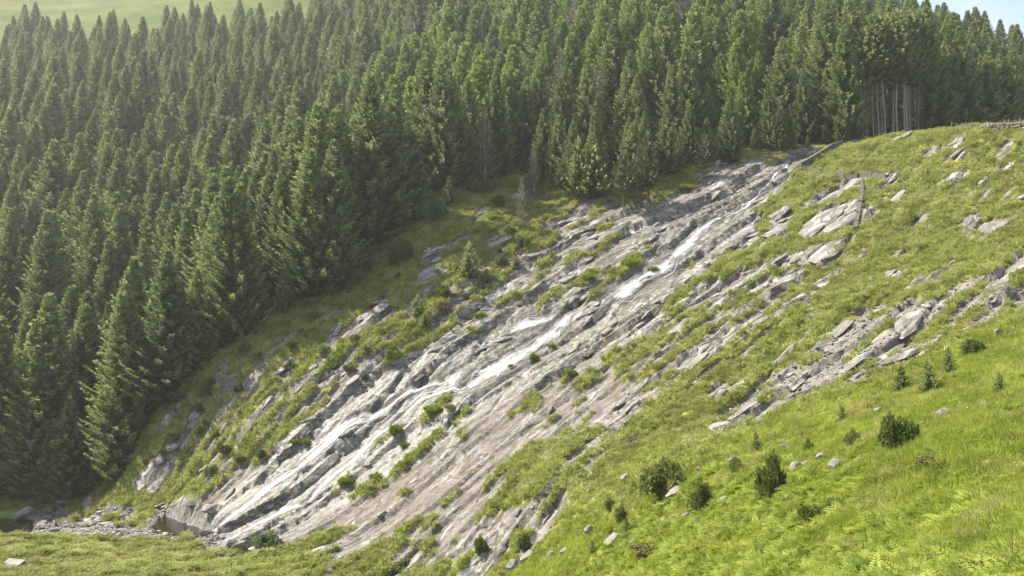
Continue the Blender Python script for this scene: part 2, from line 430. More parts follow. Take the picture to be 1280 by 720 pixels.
def rock_colour(nt, pos):
    """grey schist with streaks along the fall line, rusty bands and pale lichen; returns colour, height"""
    mp = N(nt, 'ShaderNodeMapping', vector_type='TEXTURE')
    mp.inputs['Rotation'].default_value = (0, 0, math.atan2(UY, UX)); mp.inputs['Scale'].default_value = (7, 1, 1.5)
    nt.links.new(pos, mp.inputs['Vector']); al = mp.outputs['Vector']
    broad = noise(nt, pos, 0.09, 3)
    s1 = noise(nt, al, 0.7, 7, 0.65); s2 = noise(nt, al, 3.2, 5, 0.6)
    sp = noise(nt, pos, 2.6, 6, 0.7)
    c = ramp(nt, s1, [(0.30, (0.052, 0.045, 0.037)), (0.42, (0.105, 0.093, 0.08)), (0.55, (0.20, 0.182, 0.163)), (0.68, (0.47, 0.45, 0.42))])
    rust = ramp(nt, broad, [(0.46, 0.0), (0.62, 1.0)])
    c = mix(nt, math_(nt, 'MULTIPLY', rust, 0.55), c, mix(nt, s2, (0.07, 0.05, 0.041), (0.205, 0.163, 0.138)))
    c = mix(nt, ramp(nt, s2, [(0.36, 0.92), (0.46, 0.0)]), c, (0.028, 0.025, 0.021))
    c = mix(nt, ramp(nt, sp, [(0.57, 0.0), (0.66, 0.75)]), c, (0.48, 0.455, 0.415))
    mq = N(nt, 'ShaderNodeMapping', vector_type='TEXTURE'); mq.inputs['Rotation'].default_value = (0, 0, math.atan2(UY, UX)); mq.inputs['Scale'].default_value = (4.2, 1, 2)
    wob = N(nt, 'ShaderNodeVectorMath', operation='ADD'); nz = N(nt, 'ShaderNodeTexNoise'); nz.inputs['Scale'].default_value = 0.7; nz.inputs['Detail'].default_value = 4
    nt.links.new(pos, nz.inputs['Vector']); nt.links.new(pos, wob.inputs[0]); nt.links.new(nz.outputs['Color'], wob.inputs[1]); nt.links.new(wob.outputs[0], mq.inputs['Vector'])
    vo = N(nt, 'ShaderNodeTexVoronoi', feature='DISTANCE_TO_EDGE'); vo.inputs['Scale'].default_value = 0.62; nt.links.new(mq.outputs['Vector'], vo.inputs['Vector'])
    crack = ramp(nt, vo.outputs['Distance'], [(0.02, 0.9), (0.075, 0.0)])
    c = mix(nt, math_(nt, 'MULTIPLY', crack, ramp(nt, broad, [(0.35, 1.0), (0.65, 0.35)])), c, (0.025, 0.022, 0.018))
    hgt = math_(nt, 'ADD', math_(nt, 'MULTIPLY', s2, 0.6), math_(nt, 'MULTIPLY', sp, 0.5))
    return c, hgt, sp, s2

# rock for loose pieces
m_rock, nt = mat('schist_rock')
geo = N(nt, 'ShaderNodeNewGeometry')
c, hgt, sp, s2 = rock_colour(nt, geo.outputs['Position'])
oi = N(nt, 'ShaderNodeObjectInfo')
c = mix(nt, math_(nt, 'MULTIPLY', oi.outputs['Random'], 0.35), c, (0.30, 0.28, 0.25))
b = N(nt, 'ShaderNodeBsdfPrincipled'); b.inputs['Roughness'].default_value = 0.72; b.inputs['Specular IOR Level'].default_value = 0.35
bp = N(nt, 'ShaderNodeBump'); bp.inputs['Strength'].default_value = 0.7; bp.inputs['Distance'].default_value = 0.12
nt.links.new(hgt, bp.inputs['Height']); nt.links.new(bp.outputs['Normal'], b.inputs['Normal'])
nt.links.new(c, b.inputs['Base Color'])
nt.links.new(b.outputs['BSDF'], N(nt, 'ShaderNodeOutputMaterial').inputs['Surface'])

def plain(name, col, rough=0.85, scale=3.0, var=0.5):
    m, nt = mat(name)
    geo = N(nt, 'ShaderNodeNewGeometry')
    f = noise(nt, geo.outputs['Position'], scale, 5, 0.65)
    c = mix(nt, f, tuple(v * (1 - var) for v in col), tuple(v * (1 + var) for v in col))
    b = N(nt, 'ShaderNodeBsdfPrincipled'); b.inputs['Roughness'].default_value = rough
    bp = N(nt, 'ShaderNodeBump'); bp.inputs['Strength'].default_value = 0.5; bp.inputs['Distance'].default_value = 0.05
    nt.links.new(f, bp.inputs['Height']); nt.links.new(bp.outputs['Normal'], b.inputs['Normal'])
    nt.links.new(c, b.inputs['Base Color']); nt.links.new(b.outputs['BSDF'], N(nt, 'ShaderNodeOutputMaterial').inputs['Surface'])
    return m
m_boulder = plain('lichened_boulder', (0.19, 0.178, 0.158), 0.85, 1.8, 0.65)
def grass_colour(nt, pos, bright=1.0):
    n1 = noise(nt, pos, 0.055, 3); n2 = noise(nt, pos, 0.5, 4); n3 = noise(nt, pos, 2.4, 3)
    c = ramp(nt, n2, [(0.28, (0.062 * bright, 0.072 * bright, 0.014)), (0.45, (0.135 * bright, 0.155 * bright, 0.026)), (0.6, (0.19 * bright, 0.21 * bright, 0.04)), (0.74, (0.27 * bright, 0.255 * bright, 0.085))])
    c = mix(nt, ramp(nt, n1, [(0.42, 0.0), (0.62, 0.7)]), c, mix(nt, n3, (0.14, 0.135, 0.03), (0.25, 0.215, 0.085)))
    c = mix(nt, ramp(nt, n3, [(0.62, 0.0), (0.75, 0.5)]), c, (0.12, 0.11, 0.035))
    return c, n2, n3

# terrain
m_ground, nt = mat('hillside_ground')
geo = N(nt, 'ShaderNodeNewGeometry'); pos = geo.outputs['Position']
a_r = N(nt, 'ShaderNodeAttribute', attribute_name='rock').outputs['Fac']
a_w = N(nt, 'ShaderNodeAttribute', attribute_name='wet').outputs['Fac']
a_f = N(nt, 'ShaderNodeAttribute', attribute_name='forest').outputs['Fac']
a_s = N(nt, 'ShaderNodeAttribute', attribute_name='scree').outputs['Fac']
c, hgt, sp, s2 = rock_colour(nt, pos)
a_d = N(nt, 'ShaderNodeAttribute', attribute_name='dry').outputs['Fac']
c = mix(nt, math_(nt, 'MULTIPLY', a_d, ramp(nt, noise(nt, pos, 0.22, 4), [(0.40, 0.62), (0.62, 0.1)])), c, mix(nt, s2, (0.06, 0.047, 0.041), (0.19, 0.155, 0.137)))
mp_wet = N(nt, 'ShaderNodeMapping', vector_type='TEXTURE'); mp_wet.inputs['Rotation'].default_value = (0, 0, math.atan2(UY, UX)); mp_wet.inputs['Scale'].default_value = (2.6, 1, 1); nt.links.new(pos, mp_wet.inputs['Vector'])
# washed zone of the falls: black algae and white lichen flecks
fl = noise(nt, mp_wet.outputs['Vector'], 2.4, 8, 0.78)
blk = ramp(nt, fl, [(0.44, (0.016, 0.016, 0.013)), (0.505, (0.07, 0.066, 0.048)), (0.56, (0.22, 0.21, 0.175)), (0.64, (0.48, 0.46, 0.41))])
wz = noise(nt, pos, 0.16, 3)
wfac = math_(nt, 'MULTIPLY', a_w, ramp(nt, wz, [(0.42, 0.10), (0.60, 0.85)]))
c = mix(nt, wfac, c, blk)
sc = noise(nt, pos, 3.6, 5, 0.8)
c = mix(nt, math_(nt, 'MULTIPLY', a_s, 0.75), c, ramp(nt, sc, [(0.34, (0.05, 0.042, 0.034)), (0.5, (0.145, 0.126, 0.108)), (0.66, (0.29, 0.262, 0.235))]))
g, gn2, gn3 = grass_colour(nt, pos, 0.9)
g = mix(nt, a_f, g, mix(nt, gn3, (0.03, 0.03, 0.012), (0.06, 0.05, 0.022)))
a_p = N(nt, 'ShaderNodeAttribute', attribute_name='pasture').outputs['Fac']
g = mix(nt, a_p, g, mix(nt, ramp(nt, noise(nt, pos, 0.05, 5, 0.65), [(0.38, 0.0), (0.62, 1.0)]), (0.05, 0.078, 0.012), (0.11, 0.12, 0.026)))
a_c = N(nt, 'ShaderNodeAttribute', attribute_name='channel').outputs['Fac']
edge = noise(nt, pos, 3.0, 5, 0.7)
rf = math_(nt, 'ADD', a_r, math_(nt, 'MULTIPLY', math_(nt, 'SUBTRACT', edge, 0.5), 0.7))
rf = ramp(nt, rf, [(0.40, 0.0), (0.54, 1.0)])
c = mix(nt, math_(nt, 'MULTIPLY', a_c, ramp(nt, noise(nt, mp_wet.outputs['Vector'], 0.9, 6, 0.7), [(0.40, 0.75), (0.60, 0.15)])), c, (0.022, 0.02, 0.017))
moss = math_(nt, 'MULTIPLY', ramp(nt, noise(nt, pos, 0.75, 5, 0.7), [(0.55, 0.0), (0.61, 0.9)]), math_(nt, 'SUBTRACT', 1.0, a_s))
c = mix(nt, moss, c, mix(nt, edge, (0.035, 0.04, 0.012), (0.10, 0.10, 0.03)))
col = mix(nt, rf, g, c)
b = N(nt, 'ShaderNodeBsdfPrincipled')
nt.links.new(col, b.inputs['Base Color'])
rgh = math_(nt, 'SUBTRACT', 0.85, math_(nt, 'MULTIPLY', math_(nt, 'MULTIPLY', a_w, rf), 0.34))
nt.links.new(rgh, b.inputs['Roughness']); nt.links.new(math_(nt, 'ADD', 0.05, math_(nt, 'MULTIPLY', rf, 0.35)), b.inputs['Specular IOR Level'])
bp = N(nt, 'ShaderNodeBump'); bp.inputs['Strength'].default_value = 0.8; bp.inputs['Distance'].default_value = 0.16
hh = math_(nt, 'ADD', math_(nt, 'MULTIPLY', hgt, rf), math_(nt, 'MULTIPLY', gn3, 0.6))
nt.links.new(hh, bp.inputs['Height']); nt.links.new(bp.outputs['Normal'], b.inputs['Normal'])
nt.links.new(b.outputs['BSDF'], N(nt, 'ShaderNodeOutputMaterial').inputs['Surface'])

def foliage(name, dark, light, dry=None, transl=0.3, scale=0.35, spread=0.6):
    """leaf material: colour varies from plant to plant and from clump to clump"""
    m, nt = mat(name)
    geo = N(nt, 'ShaderNodeNewGeometry'); oi = N(nt, 'ShaderNodeObjectInfo')
    f = math_(nt, 'ADD', math_(nt, 'MULTIPLY', oi.outputs['Random'], spread), math_(nt, 'MULTIPLY', ramp(nt, noise(nt, geo.outputs['Position'], scale, 4), [(0.34, 0.0), (0.66, 1.0)]), 1 - spread))
    c = mix(nt, f, dark, light)
    if dry:
        c = mix(nt, ramp(nt, noise(nt, geo.outputs['Position'], scale * 0.6 + 0.07, 3), [(0.52, 0.0), (0.70, 0.8)]), c, dry)
    d = N(nt, 'ShaderNodeBsdfPrincipled'); d.inputs['Roughness'].default_value = 0.55; d.inputs['Specular IOR Level'].default_value = 0.15
    tr = N(nt, 'ShaderNodeBsdfTranslucent'); ms = N(nt, 'ShaderNodeMixShader'); ms.inputs[0].default_value = transl
    nt.links.new(c, d.inputs['Base Color'])
    hs = N(nt, 'ShaderNodeHueSaturation'); hs.inputs['Saturation'].default_value = 1.1; hs.inputs['Value'].default_value = 1.3
    nt.links.new(c, hs.inputs['Color']); nt.links.new(hs.outputs['Color'], tr.inputs['Color'])
    nt.links.new(d.outputs['BSDF'], ms.inputs[1]); nt.links.new(tr.outputs['BSDF'], ms.inputs[2])
    nt.links.new(ms.outputs[0], N(nt, 'ShaderNodeOutputMaterial').inputs['Surface'])
    return m

m_spruce = foliage('spruce_needles', (0.052, 0.082, 0.031), (0.134, 0.172, 0.064), transl=0.40, scale=0.25)
m_spruce_tip = foliage('spruce_lit_new_shoots', (0.14, 0.172, 0.060), (0.245, 0.275, 0.10), transl=0.42, scale=0.25)  # paler new growth that also puts sunlit tip brightness into the colour
m_larch_tip = foliage('larch_lit_new_shoots', (0.14, 0.20, 0.045), (0.21, 0.27, 0.075), transl=0.45, scale=0.2)  # paler larch shoots, sunlit tip brightness likewise put into the colour
m_larch = foliage('larch_needles', (0.085, 0.140, 0.030), (0.165, 0.23, 0.058), transl=0.40, scale=0.2)
m_pine = foliage('pine_needles', (0.065, 0.085, 0.03), (0.125, 0.14, 0.055), transl=0.25)
m_grey = foliage('dry_needles', (0.11, 0.105, 0.07), (0.19, 0.18, 0.125), transl=0.25)
m_bush = foliage('bush_leaves', (0.07, 0.095, 0.022), (0.18, 0.20, 0.062), transl=0.4, scale=1.2)
m_light = foliage('light_bush_leaves', (0.075, 0.11, 0.035), (0.15, 0.19, 0.07), transl=0.35, scale=1.0)
m_moss = foliage('wet_moss', (0.10, 0.14, 0.012), (0.21, 0.25, 0.025), transl=0.3, scale=1.5)
m_heath = foliage('heather_twigs', (0.08, 0.068, 0.026), (0.17, 0.145, 0.06), transl=0.15, scale=1.5)
m_grass = foliage('grass_blades', (0.135, 0.165, 0.034), (0.39, 0.41, 0.13), dry=(0.44, 0.41, 0.20), transl=0.35, scale=0.55, spread=0.35)
m_lush = foliage('lush_grass_blades', (0.145, 0.19, 0.028), (0.385, 0.43, 0.095), dry=(0.40, 0.36, 0.16), transl=0.4, scale=0.4, spread=0.4)
m_moor = foliage('moor_grass_blades', (0.155, 0.165, 0.038), (0.38, 0.37, 0.135), dry=(0.26, 0.22, 0.09), transl=0.3, scale=0.6, spread=0.35)
m_fern = foliage('bracken_fronds', (0.10, 0.15, 0.018), (0.38, 0.43, 0.085), transl=0.4, scale=0.7, spread=0.6)

m_bark = plain('bark', (0.11, 0.085, 0.065), 0.9, 6)
m_pale_bark = plain('pale_bark', (0.27, 0.23, 0.19), 0.9, 4)
m_mortar = plain('weathered_concrete', (0.085, 0.08, 0.07), 0.9, 1.5)
m_channel = plain('stained_masonry', (0.085, 0.07, 0.055), 0.9, 2.0)
m_post = plain('grey_timber', (0.20, 0.17, 0.14), 0.9, 5)
m_soil = plain('peat_soil', (0.10, 0.065, 0.04), 0.95, 2.0)
m_rust_stem = plain('rusty_stem', (0.16, 0.06, 0.02), 0.8, 8)

# white water: foam strands with clear gaps between them
m_foam, nt = mat('falling_water')
at = N(nt, 'ShaderNodeAttribute', attribute_name='flow'); geo = N(nt, 'ShaderNodeNewGeometry')
mp = N(nt, 'ShaderNodeMapping'); mp.inputs['Scale'].default_value = (0.3, 4.0, 1)
nt.links.new(at.outputs['Vector'], mp.inputs['Vector'])
f1 = noise(nt, mp.outputs['Vector'], 1.5, 6, 0.7)
sep = N(nt, 'ShaderNodeSeparateXYZ'); nt.links.new(at.outputs['Vector'], sep.inputs[0])
edge = math_(nt, 'SUBTRACT', 1.0, math_(nt, 'ABSOLUTE', sep.outputs[2]))
f0_ = noise(nt, geo.outputs['Position'], 0.33, 4)
fm = math_(nt, 'ADD', math_(nt, 'ADD', f1, math_(nt, 'MULTIPLY', edge, 0.38)), math_(nt, 'MULTIPLY', math_(nt, 'SUBTRACT', f0_, 0.5), 0.9))
al = ramp(nt, fm, [(0.64, 0.0), (0.98, 0.9)])
b = N(nt, 'ShaderNodeBsdfPrincipled'); b.inputs['Base Color'].default_value = (0.62, 0.63, 0.62, 1); b.inputs['Roughness'].default_value = 0.3
bp = N(nt, 'ShaderNodeBump'); bp.inputs['Strength'].default_value = 0.6; bp.inputs['Distance'].default_value = 0.08
nt.links.new(f1, bp.inputs['Height']); nt.links.new(bp.outputs['Normal'], b.inputs['Normal'])
tb = N(nt, 'ShaderNodeBsdfTransparent'); ms = N(nt, 'ShaderNodeMixShader')
nt.links.new(al, ms.inputs[0]); nt.links.new(tb.outputs[0], ms.inputs[1]); nt.links.new(b.outputs[0], ms.inputs[2])
nt.links.new(ms.outputs[0], N(nt, 'ShaderNodeOutputMaterial').inputs['Surface'])

m_pool, nt = mat('dark_pool_water')
geo = N(nt, 'ShaderNodeNewGeometry')
b = N(nt, 'ShaderNodeBsdfPrincipled'); b.inputs['Base Color'].default_value = (0.008, 0.007, 0.005, 1); b.inputs['Roughness'].default_value = 0.1; b.inputs['Specular IOR Level'].default_value = 0.2
bp = N(nt, 'ShaderNodeBump'); bp.inputs['Strength'].default_value = 0.25; bp.inputs['Distance'].default_value = 0.05
nt.links.new(noise(nt, geo.outputs['Position'], 3.0, 4), bp.inputs['Height']); nt.links.new(bp.outputs['Normal'], b.inputs['Normal'])
nt.links.new(b.outputs['BSDF'], N(nt, 'ShaderNodeOutputMaterial').inputs['Surface'])

# ------------------------------------------------------------------ mesh helpers
class MB:
    def __init__(s):
        s.v = []; s.f = []; s.m = []
    def poly(s, pts, mi=0):
        k = len(s.v); s.v.extend(pts); s.f.append(tuple(range(k, k + len(pts)))); s.m.append(mi)
    def tube(s, p0, p1, r0, r1, nseg=6, mi=0, cap=True):
        p0 = Vector(p0); p1 = Vector(p1); d = (p1 - p0).normalized()
        a = d.orthogonal().normalized(); bb = d.cross(a)
        k = len(s.v)
        for p, r in ((p0, r0), (p1, r1)):
            for i in range(nseg):
                w = 2 * math.pi * i / nseg
                q = p + (a * math.cos(w) + bb * math.sin(w)) * r
                s.v.append((q.x, q.y, q.z))
        for i in range(nseg):
            j = (i + 1) % nseg
            s.f.append((k + i, k + j, k + nseg + j, k + nseg + i)); s.m.append(mi)
        if cap:
            s.f.append(tuple(range(k + nseg, k + 2 * nseg))); s.m.append(mi)
    def mesh(s, name, mats, smooth_=False):
        me = bpy.data.meshes.new(name)
        me.from_pydata(s.v, [], s.f)
        for m in (mats if isinstance(mats, (list, tuple)) else [mats]):
            me.materials.append(m)
        if any(s.m):
            me.polygons.foreach_set('material_index', s.m)
        if smooth_:
            me.polygons.foreach_set('use_smooth', [True] * len(s.f))
        me.update()
        return me

def link(name, data, parent=None, loc=None, rot=None, scale=None, label=None, cat=None, group=None, kind=None):
    o = bpy.data.objects.new(name, data)
    if loc is not None: o.location = loc
    if rot is not None: o.rotation_euler = rot
    if scale is not None: o.scale = (scale,) * 3 if isinstance(scale, (int, float)) else scale
    if parent is not None: o.parent = parent
    if label: o['label'] = label
    if cat: o['category'] = cat
    if group: o['group'] = group
    if kind: o['kind'] = kind
    coll.objects.link(o)
    return o

# ------------------------------------------------------------------ the hillside
keep_v = (GX > -385) & (GX < 335) & (GY > -45) & (GY < 695)
idx = np.arange(NU * NV).reshape(NV, NU)
quads = np.stack([idx[:-1, :-1], idx[1:, :-1], idx[1:, 1:], idx[:-1, 1:]], -1).reshape(-1, 4)
quads = quads[keep_v.ravel()[quads].all(1)]
used = np.unique(quads); remap = np.full(NU * NV, -1); remap[used] = np.arange(len(used)); quads = remap[quads]
me = bpy.data.meshes.new('hillside')
me.vertices.add(len(used)); me.loops.add(quads.size); me.polygons.add(len(quads))
me.vertices.foreach_set('co', np.stack([GX, GY, Z], -1).reshape(-1, 3)[used].astype(np.float32).ravel())
me.loops.foreach_set('vertex_index', quads.ravel().astype(np.int32))
me.polygons.foreach_set('loop_start', np.arange(0, quads.size, 4, dtype=np.int32))
me.polygons.foreach_set('use_smooth', np.ones(len(quads), bool))

# the edge of the plantation: distance ahead of its first trees for every x
edge_pts = [(-200,612,126),(0,612,127),(90,610,125.5),(150,592,123.5),(180,545,123.5),(250,482,123.5),(330,422,126),(400,382,128),(450,374,129),(498,350,131),(512,300,138),(556,247,147),(600,237,150),(622,228,153),(650,222,156),(686,228,153),(700,245,148),(740,252,145),(790,250,147),(860,218,150),(930,196,153),(1000,190,152),(1060,175,154),(1100,166,160),(1160,160,163),(1280,150,164),(1600,150,190)]
ew = np.array([[(p - W / 2) / FOC * d, d] for p, q, d in edge_pts]); ew[:, 0] = np.maximum.accumulate(ew[:, 0] + np.arange(len(ew)) * 1e-3)
def forest_edge(x):
    return np.interp(x, ew[:, 0], ew[:, 1])
def forest_top(x):
    return 352 + 9 * np.sin(np.asarray(x) * 0.09) + 7 * np.sin(np.asarray(x) * 0.23 + 1) + np.maximum(0, np.asarray(x) + 86) * 2.4
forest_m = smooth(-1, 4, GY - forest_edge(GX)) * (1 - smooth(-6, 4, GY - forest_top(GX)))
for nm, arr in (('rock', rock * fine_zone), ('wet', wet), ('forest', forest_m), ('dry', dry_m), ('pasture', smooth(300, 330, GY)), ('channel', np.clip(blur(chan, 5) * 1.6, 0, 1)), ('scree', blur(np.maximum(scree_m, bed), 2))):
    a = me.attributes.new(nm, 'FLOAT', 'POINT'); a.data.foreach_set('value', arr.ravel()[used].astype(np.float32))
me.materials.append(m_ground)
me.update(); me.validate()
hillside = link('hillside', me, kind='structure')

# ------------------------------------------------------------------ falling water and pools
def ribbon(path, off=0.10):
    k, x, y, h = path
    tx = np.gradient(x); ty = np.gradient(y); L = np.hypot(tx, ty) + 1e-9; nx, ny = -ty / L, tx / L
    M = 9
    s = np.linspace(-1, 1, M)
    X = x[:, None] + nx[:, None] * h[:, None] * s; Y = y[:, None] + ny[:, None] * h[:, None] * s
    Zr = gz(X, Y)
    Zr = np.maximum(Zr, (Zr.mean(1)[:, None] * 0.5 + Zr * 0.5)) + off * (1.15 - s[None, :] ** 2)
    n_ = len(k)
    v = np.stack([X, Y, Zr], -1).reshape(-1, 3)
    i = np.arange(n_ * M).reshape(n_, M)
    f = np.stack([i[:-1, :-1], i[:-1, 1:], i[1:, 1:], i[1:, :-1]], -1).reshape(-1, 4)
    fl = np.stack([np.repeat(k[:, None], M, 1), h[:, None] * s, np.repeat(s[None, :], n_, 0)], -1).reshape(-1, 3)
    return v, f, fl
vs, fs, fls, o_ = [], [], [], 0
def add_ribbon(p, off, tag_):
    global o_
    v, f, fl = ribbon(p, off)
    vs.append(v); fs.append(f + o_); fls.append(fl + np.array([tag_ * 37.0, 0, 0])); o_ += len(v)
sr = random.Random(3); tag_ = 0
for k, x, y, h in paths:
    add_ribbon((k, x, y, h), 0.07, tag_); tag_ += 1            # the thin veil
    tx = np.gradient(x); ty = np.gradient(y); L = np.hypot(tx, ty) + 1e-9; nx, ny = -ty / L, tx / L
    for q in range(3 + int(h.mean() * 7)):                          # strands that part and meet again
        a_ = sr.uniform(0, 90); c_ = sr.uniform(-.7, .7)
        wob = np.clip(c_ + 1.1 * (fbm(k / 5.0, k * 0 + a_, 3, 15) - .5) * 2, -1.3, 1.3)
        on = vnoise(k / 2.6, k * 0 + a_ + 5, 16) > .45
        wd = (0.03 + .11 * vnoise(k / 1.5, k * 0 + a_ + 9, 17) * np.minimum(1.3, h + .3))
        i0 = 0
        while i0 < len(k):
            if not on[i0]: i0 += 1; continue
            i1 = i0
            while i1 < len(k) and on[i1]: i1 += 1
            if i1 - i0 > 4:
                sl = slice(i0, i1); taper = np.minimum(1, np.minimum(np.arange(i1 - i0), np.arange(i1 - i0)[::-1]) / 3.0 + .1)
                add_ribbon((k[sl], (x + nx * h * wob)[sl], (y + ny * h * wob)[sl], wd[sl] * taper), .10 + .004 * (tag_ % 7), tag_); tag_ += 1
            i0 = i1
vs = np.concatenate(vs); fs = np.concatenate(fs); fls = np.concatenate(fls)
wm = bpy.data.meshes.new('waterfall'); wm.from_pydata(vs.tolist(), [], fs.tolist())
a = wm.attributes.new('flow', 'FLOAT_VECTOR', 'POINT'); a.data.foreach_set('vector', fls.astype(np.float32).ravel())
wm.materials.append(m_foam); wm.polygons.foreach_set('use_smooth', [True] * len(fs)); wm.update()
link('waterfall_water', wm, kind='structure')
for g, zz in zip(pools, pool_levels):
    w = poly_world(g); c0 = w.mean(0); w = c0 + (w - c0) * 1.12
    mb = MB(); mb.poly([(p[0], p[1], zz) for p in w])
    link('pool_water', mb.mesh('pool_water', m_pool), kind='structure')

# ------------------------------------------------------------------ rock pieces
def rock_mesh(seed, sx=1.0, sy=1.0, sz=1.0, n=26, flat=0.0):
    """angular stone: hull of random points with a few planes cut away"""
    import bmesh
    r = random.Random(seed)
    bm = bmesh.new()
    for _ in range(n):
        v = Vector((r.gauss(0, 1), r.gauss(0, 1), r.gauss(0, 1))).normalized()
        p = 4.0
        k = (abs(v.x) ** p + abs(v.y) ** p + abs(v.z) ** p) ** (-1 / p) * r.uniform(0.82, 1.05)
        bm.verts.new((v.x * k * sx, v.y * k * sy, v.z * k * sz * (1 - flat * 0.3 * (v.z > 0))))
    res = bmesh.ops.convex_hull(bm, input=bm.verts)
    for v in [v for v in bm.verts if not v.link_faces]:
        bm.verts.remove(v)
    me = bpy.data.meshes.new('rock'); bm.to_mesh(me); bm.free()
    me.materials.append(m_rock)
    return me
block_meshes = [rock_mesh(100 + i, 1.0, 0.48, 0.30, 24) for i in range(8)]
stone_meshes = [rock_mesh(200 + i, 1.0, 0.75, 0.55, 20) for i in range(8)]
yaw_u = math.atan2(UY, UX)
eps = 0.6
def slope_rot(x, y, yaw):
    """euler that lies flat on the smooth ground at x, y and points along yaw"""
    dzx = (float(h0(x + eps, y)) - float(h0(x - eps, y))) / (2 * eps); dzy = (float(h0(x, y + eps)) - float(h0(x, y - eps))) / (2 * eps)
    nrm = Vector((-dzx, -dzy, 1)).normalized()
    t_ = Vector((math.cos(yaw), math.sin(yaw), 0)); t_ = (t_ - nrm * t_.dot(nrm)).normalized()
    return Matrix((t_, nrm.cross(t_), nrm)).transposed().to_euler()

# outcrops standing proud of the turf: broken plates of bedrock, each lying along the grain
r_ = random.Random(8)
for g in rock_patches:
    w = poly_world(g)
    if len(w) < 3: continue
    lo_, hi_ = w.min(0), w.max(0)
    area = 0.5 * abs(np.dot(w[:, 0], np.roll(w[:, 1], 1)) - np.dot(w[:, 1], np.roll(w[:, 0], 1)))
    want = int(min(5, 2 + area / 12)); got = 0; tries = 0
    while got < want and tries < 200:
        tries += 1
        x = r_.uniform(lo_[0], hi_[0]); y = r_.uniform(lo_[1], hi_[1])
        if not in_poly(np.array([x]), np.array([y]), w)[0]: continue
        s = min(4.0, math.sqrt(area) * r_.uniform(.25, .5)) + .25
        e = slope_rot(x, y, yaw_u + r_.gauss(0, .22))
        link('rock_slab', r_.choice(block_meshes), parent=hillside, loc=(x, y, float(gz(x, y)) + .02), rot=(e.x + r_.gauss(0, .08), e.y + r_.gauss(0, .08), e.z), scale=(s * r_.uniform(1, 1.5), s * r_.uniform(.8, 1.2), (.35 + .25 * s) * r_.uniform(.7, 1.0)))
        got += 1
# broken blocks lying along the joints of the rock face
r_ = random.Random(5)
placed = 0
while placed < 230:
    px = r_.uniform(250, 1020); py = r_.uniform(195, 700)
    p = ground(px, py)
    if p is None or p[1] > 158 or float(rock_s(p[0], p[1])) < 0.8 or float(chan_s(p[0], p[1])) > 0.1 or float(bed_s(p[0], p[1])) > 0.1: continue
    lower = px < 760 and py > 440
    if lower and r_.random() < .8: continue
    big = 660 < px < 880 and 255 < py < 410
    s = r_.uniform(0.35, 1.25) * (0.7 if lower else 1.5 if big else 1.0)
    e = slope_rot(p[0], p[1], yaw_u + r_.gauss(0, 0.2))
    link('rock', r_.choice(block_meshes), parent=hillside, loc=(p[0], p[1], p[2] - 0.06 * s), rot=(e.x + r_.gauss(0, .12), e.y + r_.gauss(0, .12), e.z), scale=(s * r_.uniform(.8, 1.5), s * r_.uniform(.7, 1.3), s * r_.uniform(.6, 1.2)))
    placed += 1
# bedrock sheets in the scree
swd = poly_world(scree); r_ = random.Random(15); placed = 0
while placed < 26:
    x = r_.uniform(swd[:, 0].min(), swd[:, 0].max()); y = r_.uniform(swd[:, 1].min(), swd[:, 1].max())
    if float(scree_s(x, y)) < .5: continue
    s = r_.uniform(.8, 2.6); e = slope_rot(x, y, yaw_u + r_.gauss(0, .18))
    link('rock_slab', r_.choice(block_meshes), parent=hillside, loc=(x, y, float(gz(x, y)) - .03), rot=(e.x + r_.gauss(0, .06), e.y + r_.gauss(0, .06), e.z), scale=(s * 1.3, s, .35 + .2 * s)); placed += 1
# stones of the streambed, the largest one by one
r_ = random.Random(6)
bw = poly_world(streambed); placed = 0
x0, y0 = bw.min(0); x1, y1 = bw.max(0)
while placed < 280:
    x = r_.uniform(x0, x1); y = r_.uniform(y0, y1)
    if float(bed_s(x, y)) < 0.5 or float(pool_s(x, y)) > 0.25: continue
    s = min(0.9, 0.16 + r_.expovariate(4.5))
    link('stone', r_.choice(stone_meshes), parent=hillside, loc=(x, y, float(gz(x, y)) + 0.12 * s), rot=(r_.gauss(0, .3), r_.gauss(0, .3), r_.uniform(0, 6.3)), scale=(s, s * r_.uniform(.8, 1.2), s * r_.uniform(.6, 1.1)))
    placed += 1
for px, py, s in [(83,632,1.6),(112,628,1.4),(28,646,1.5),(262,640,1.0),(240,630,.9),(258,668,.9),(300,684,1.0),(18,710,1.3)]:
    p = ground(px, py)
    link('stone', r_.choice(stone_meshes), parent=hillside, loc=(p[0], p[1], p[2] + 0.2 * s), rot=(r_.gauss(0, .2), r_.gauss(0, .2), r_.uniform(0, 6)), scale=(s, s * .8, s * .8))

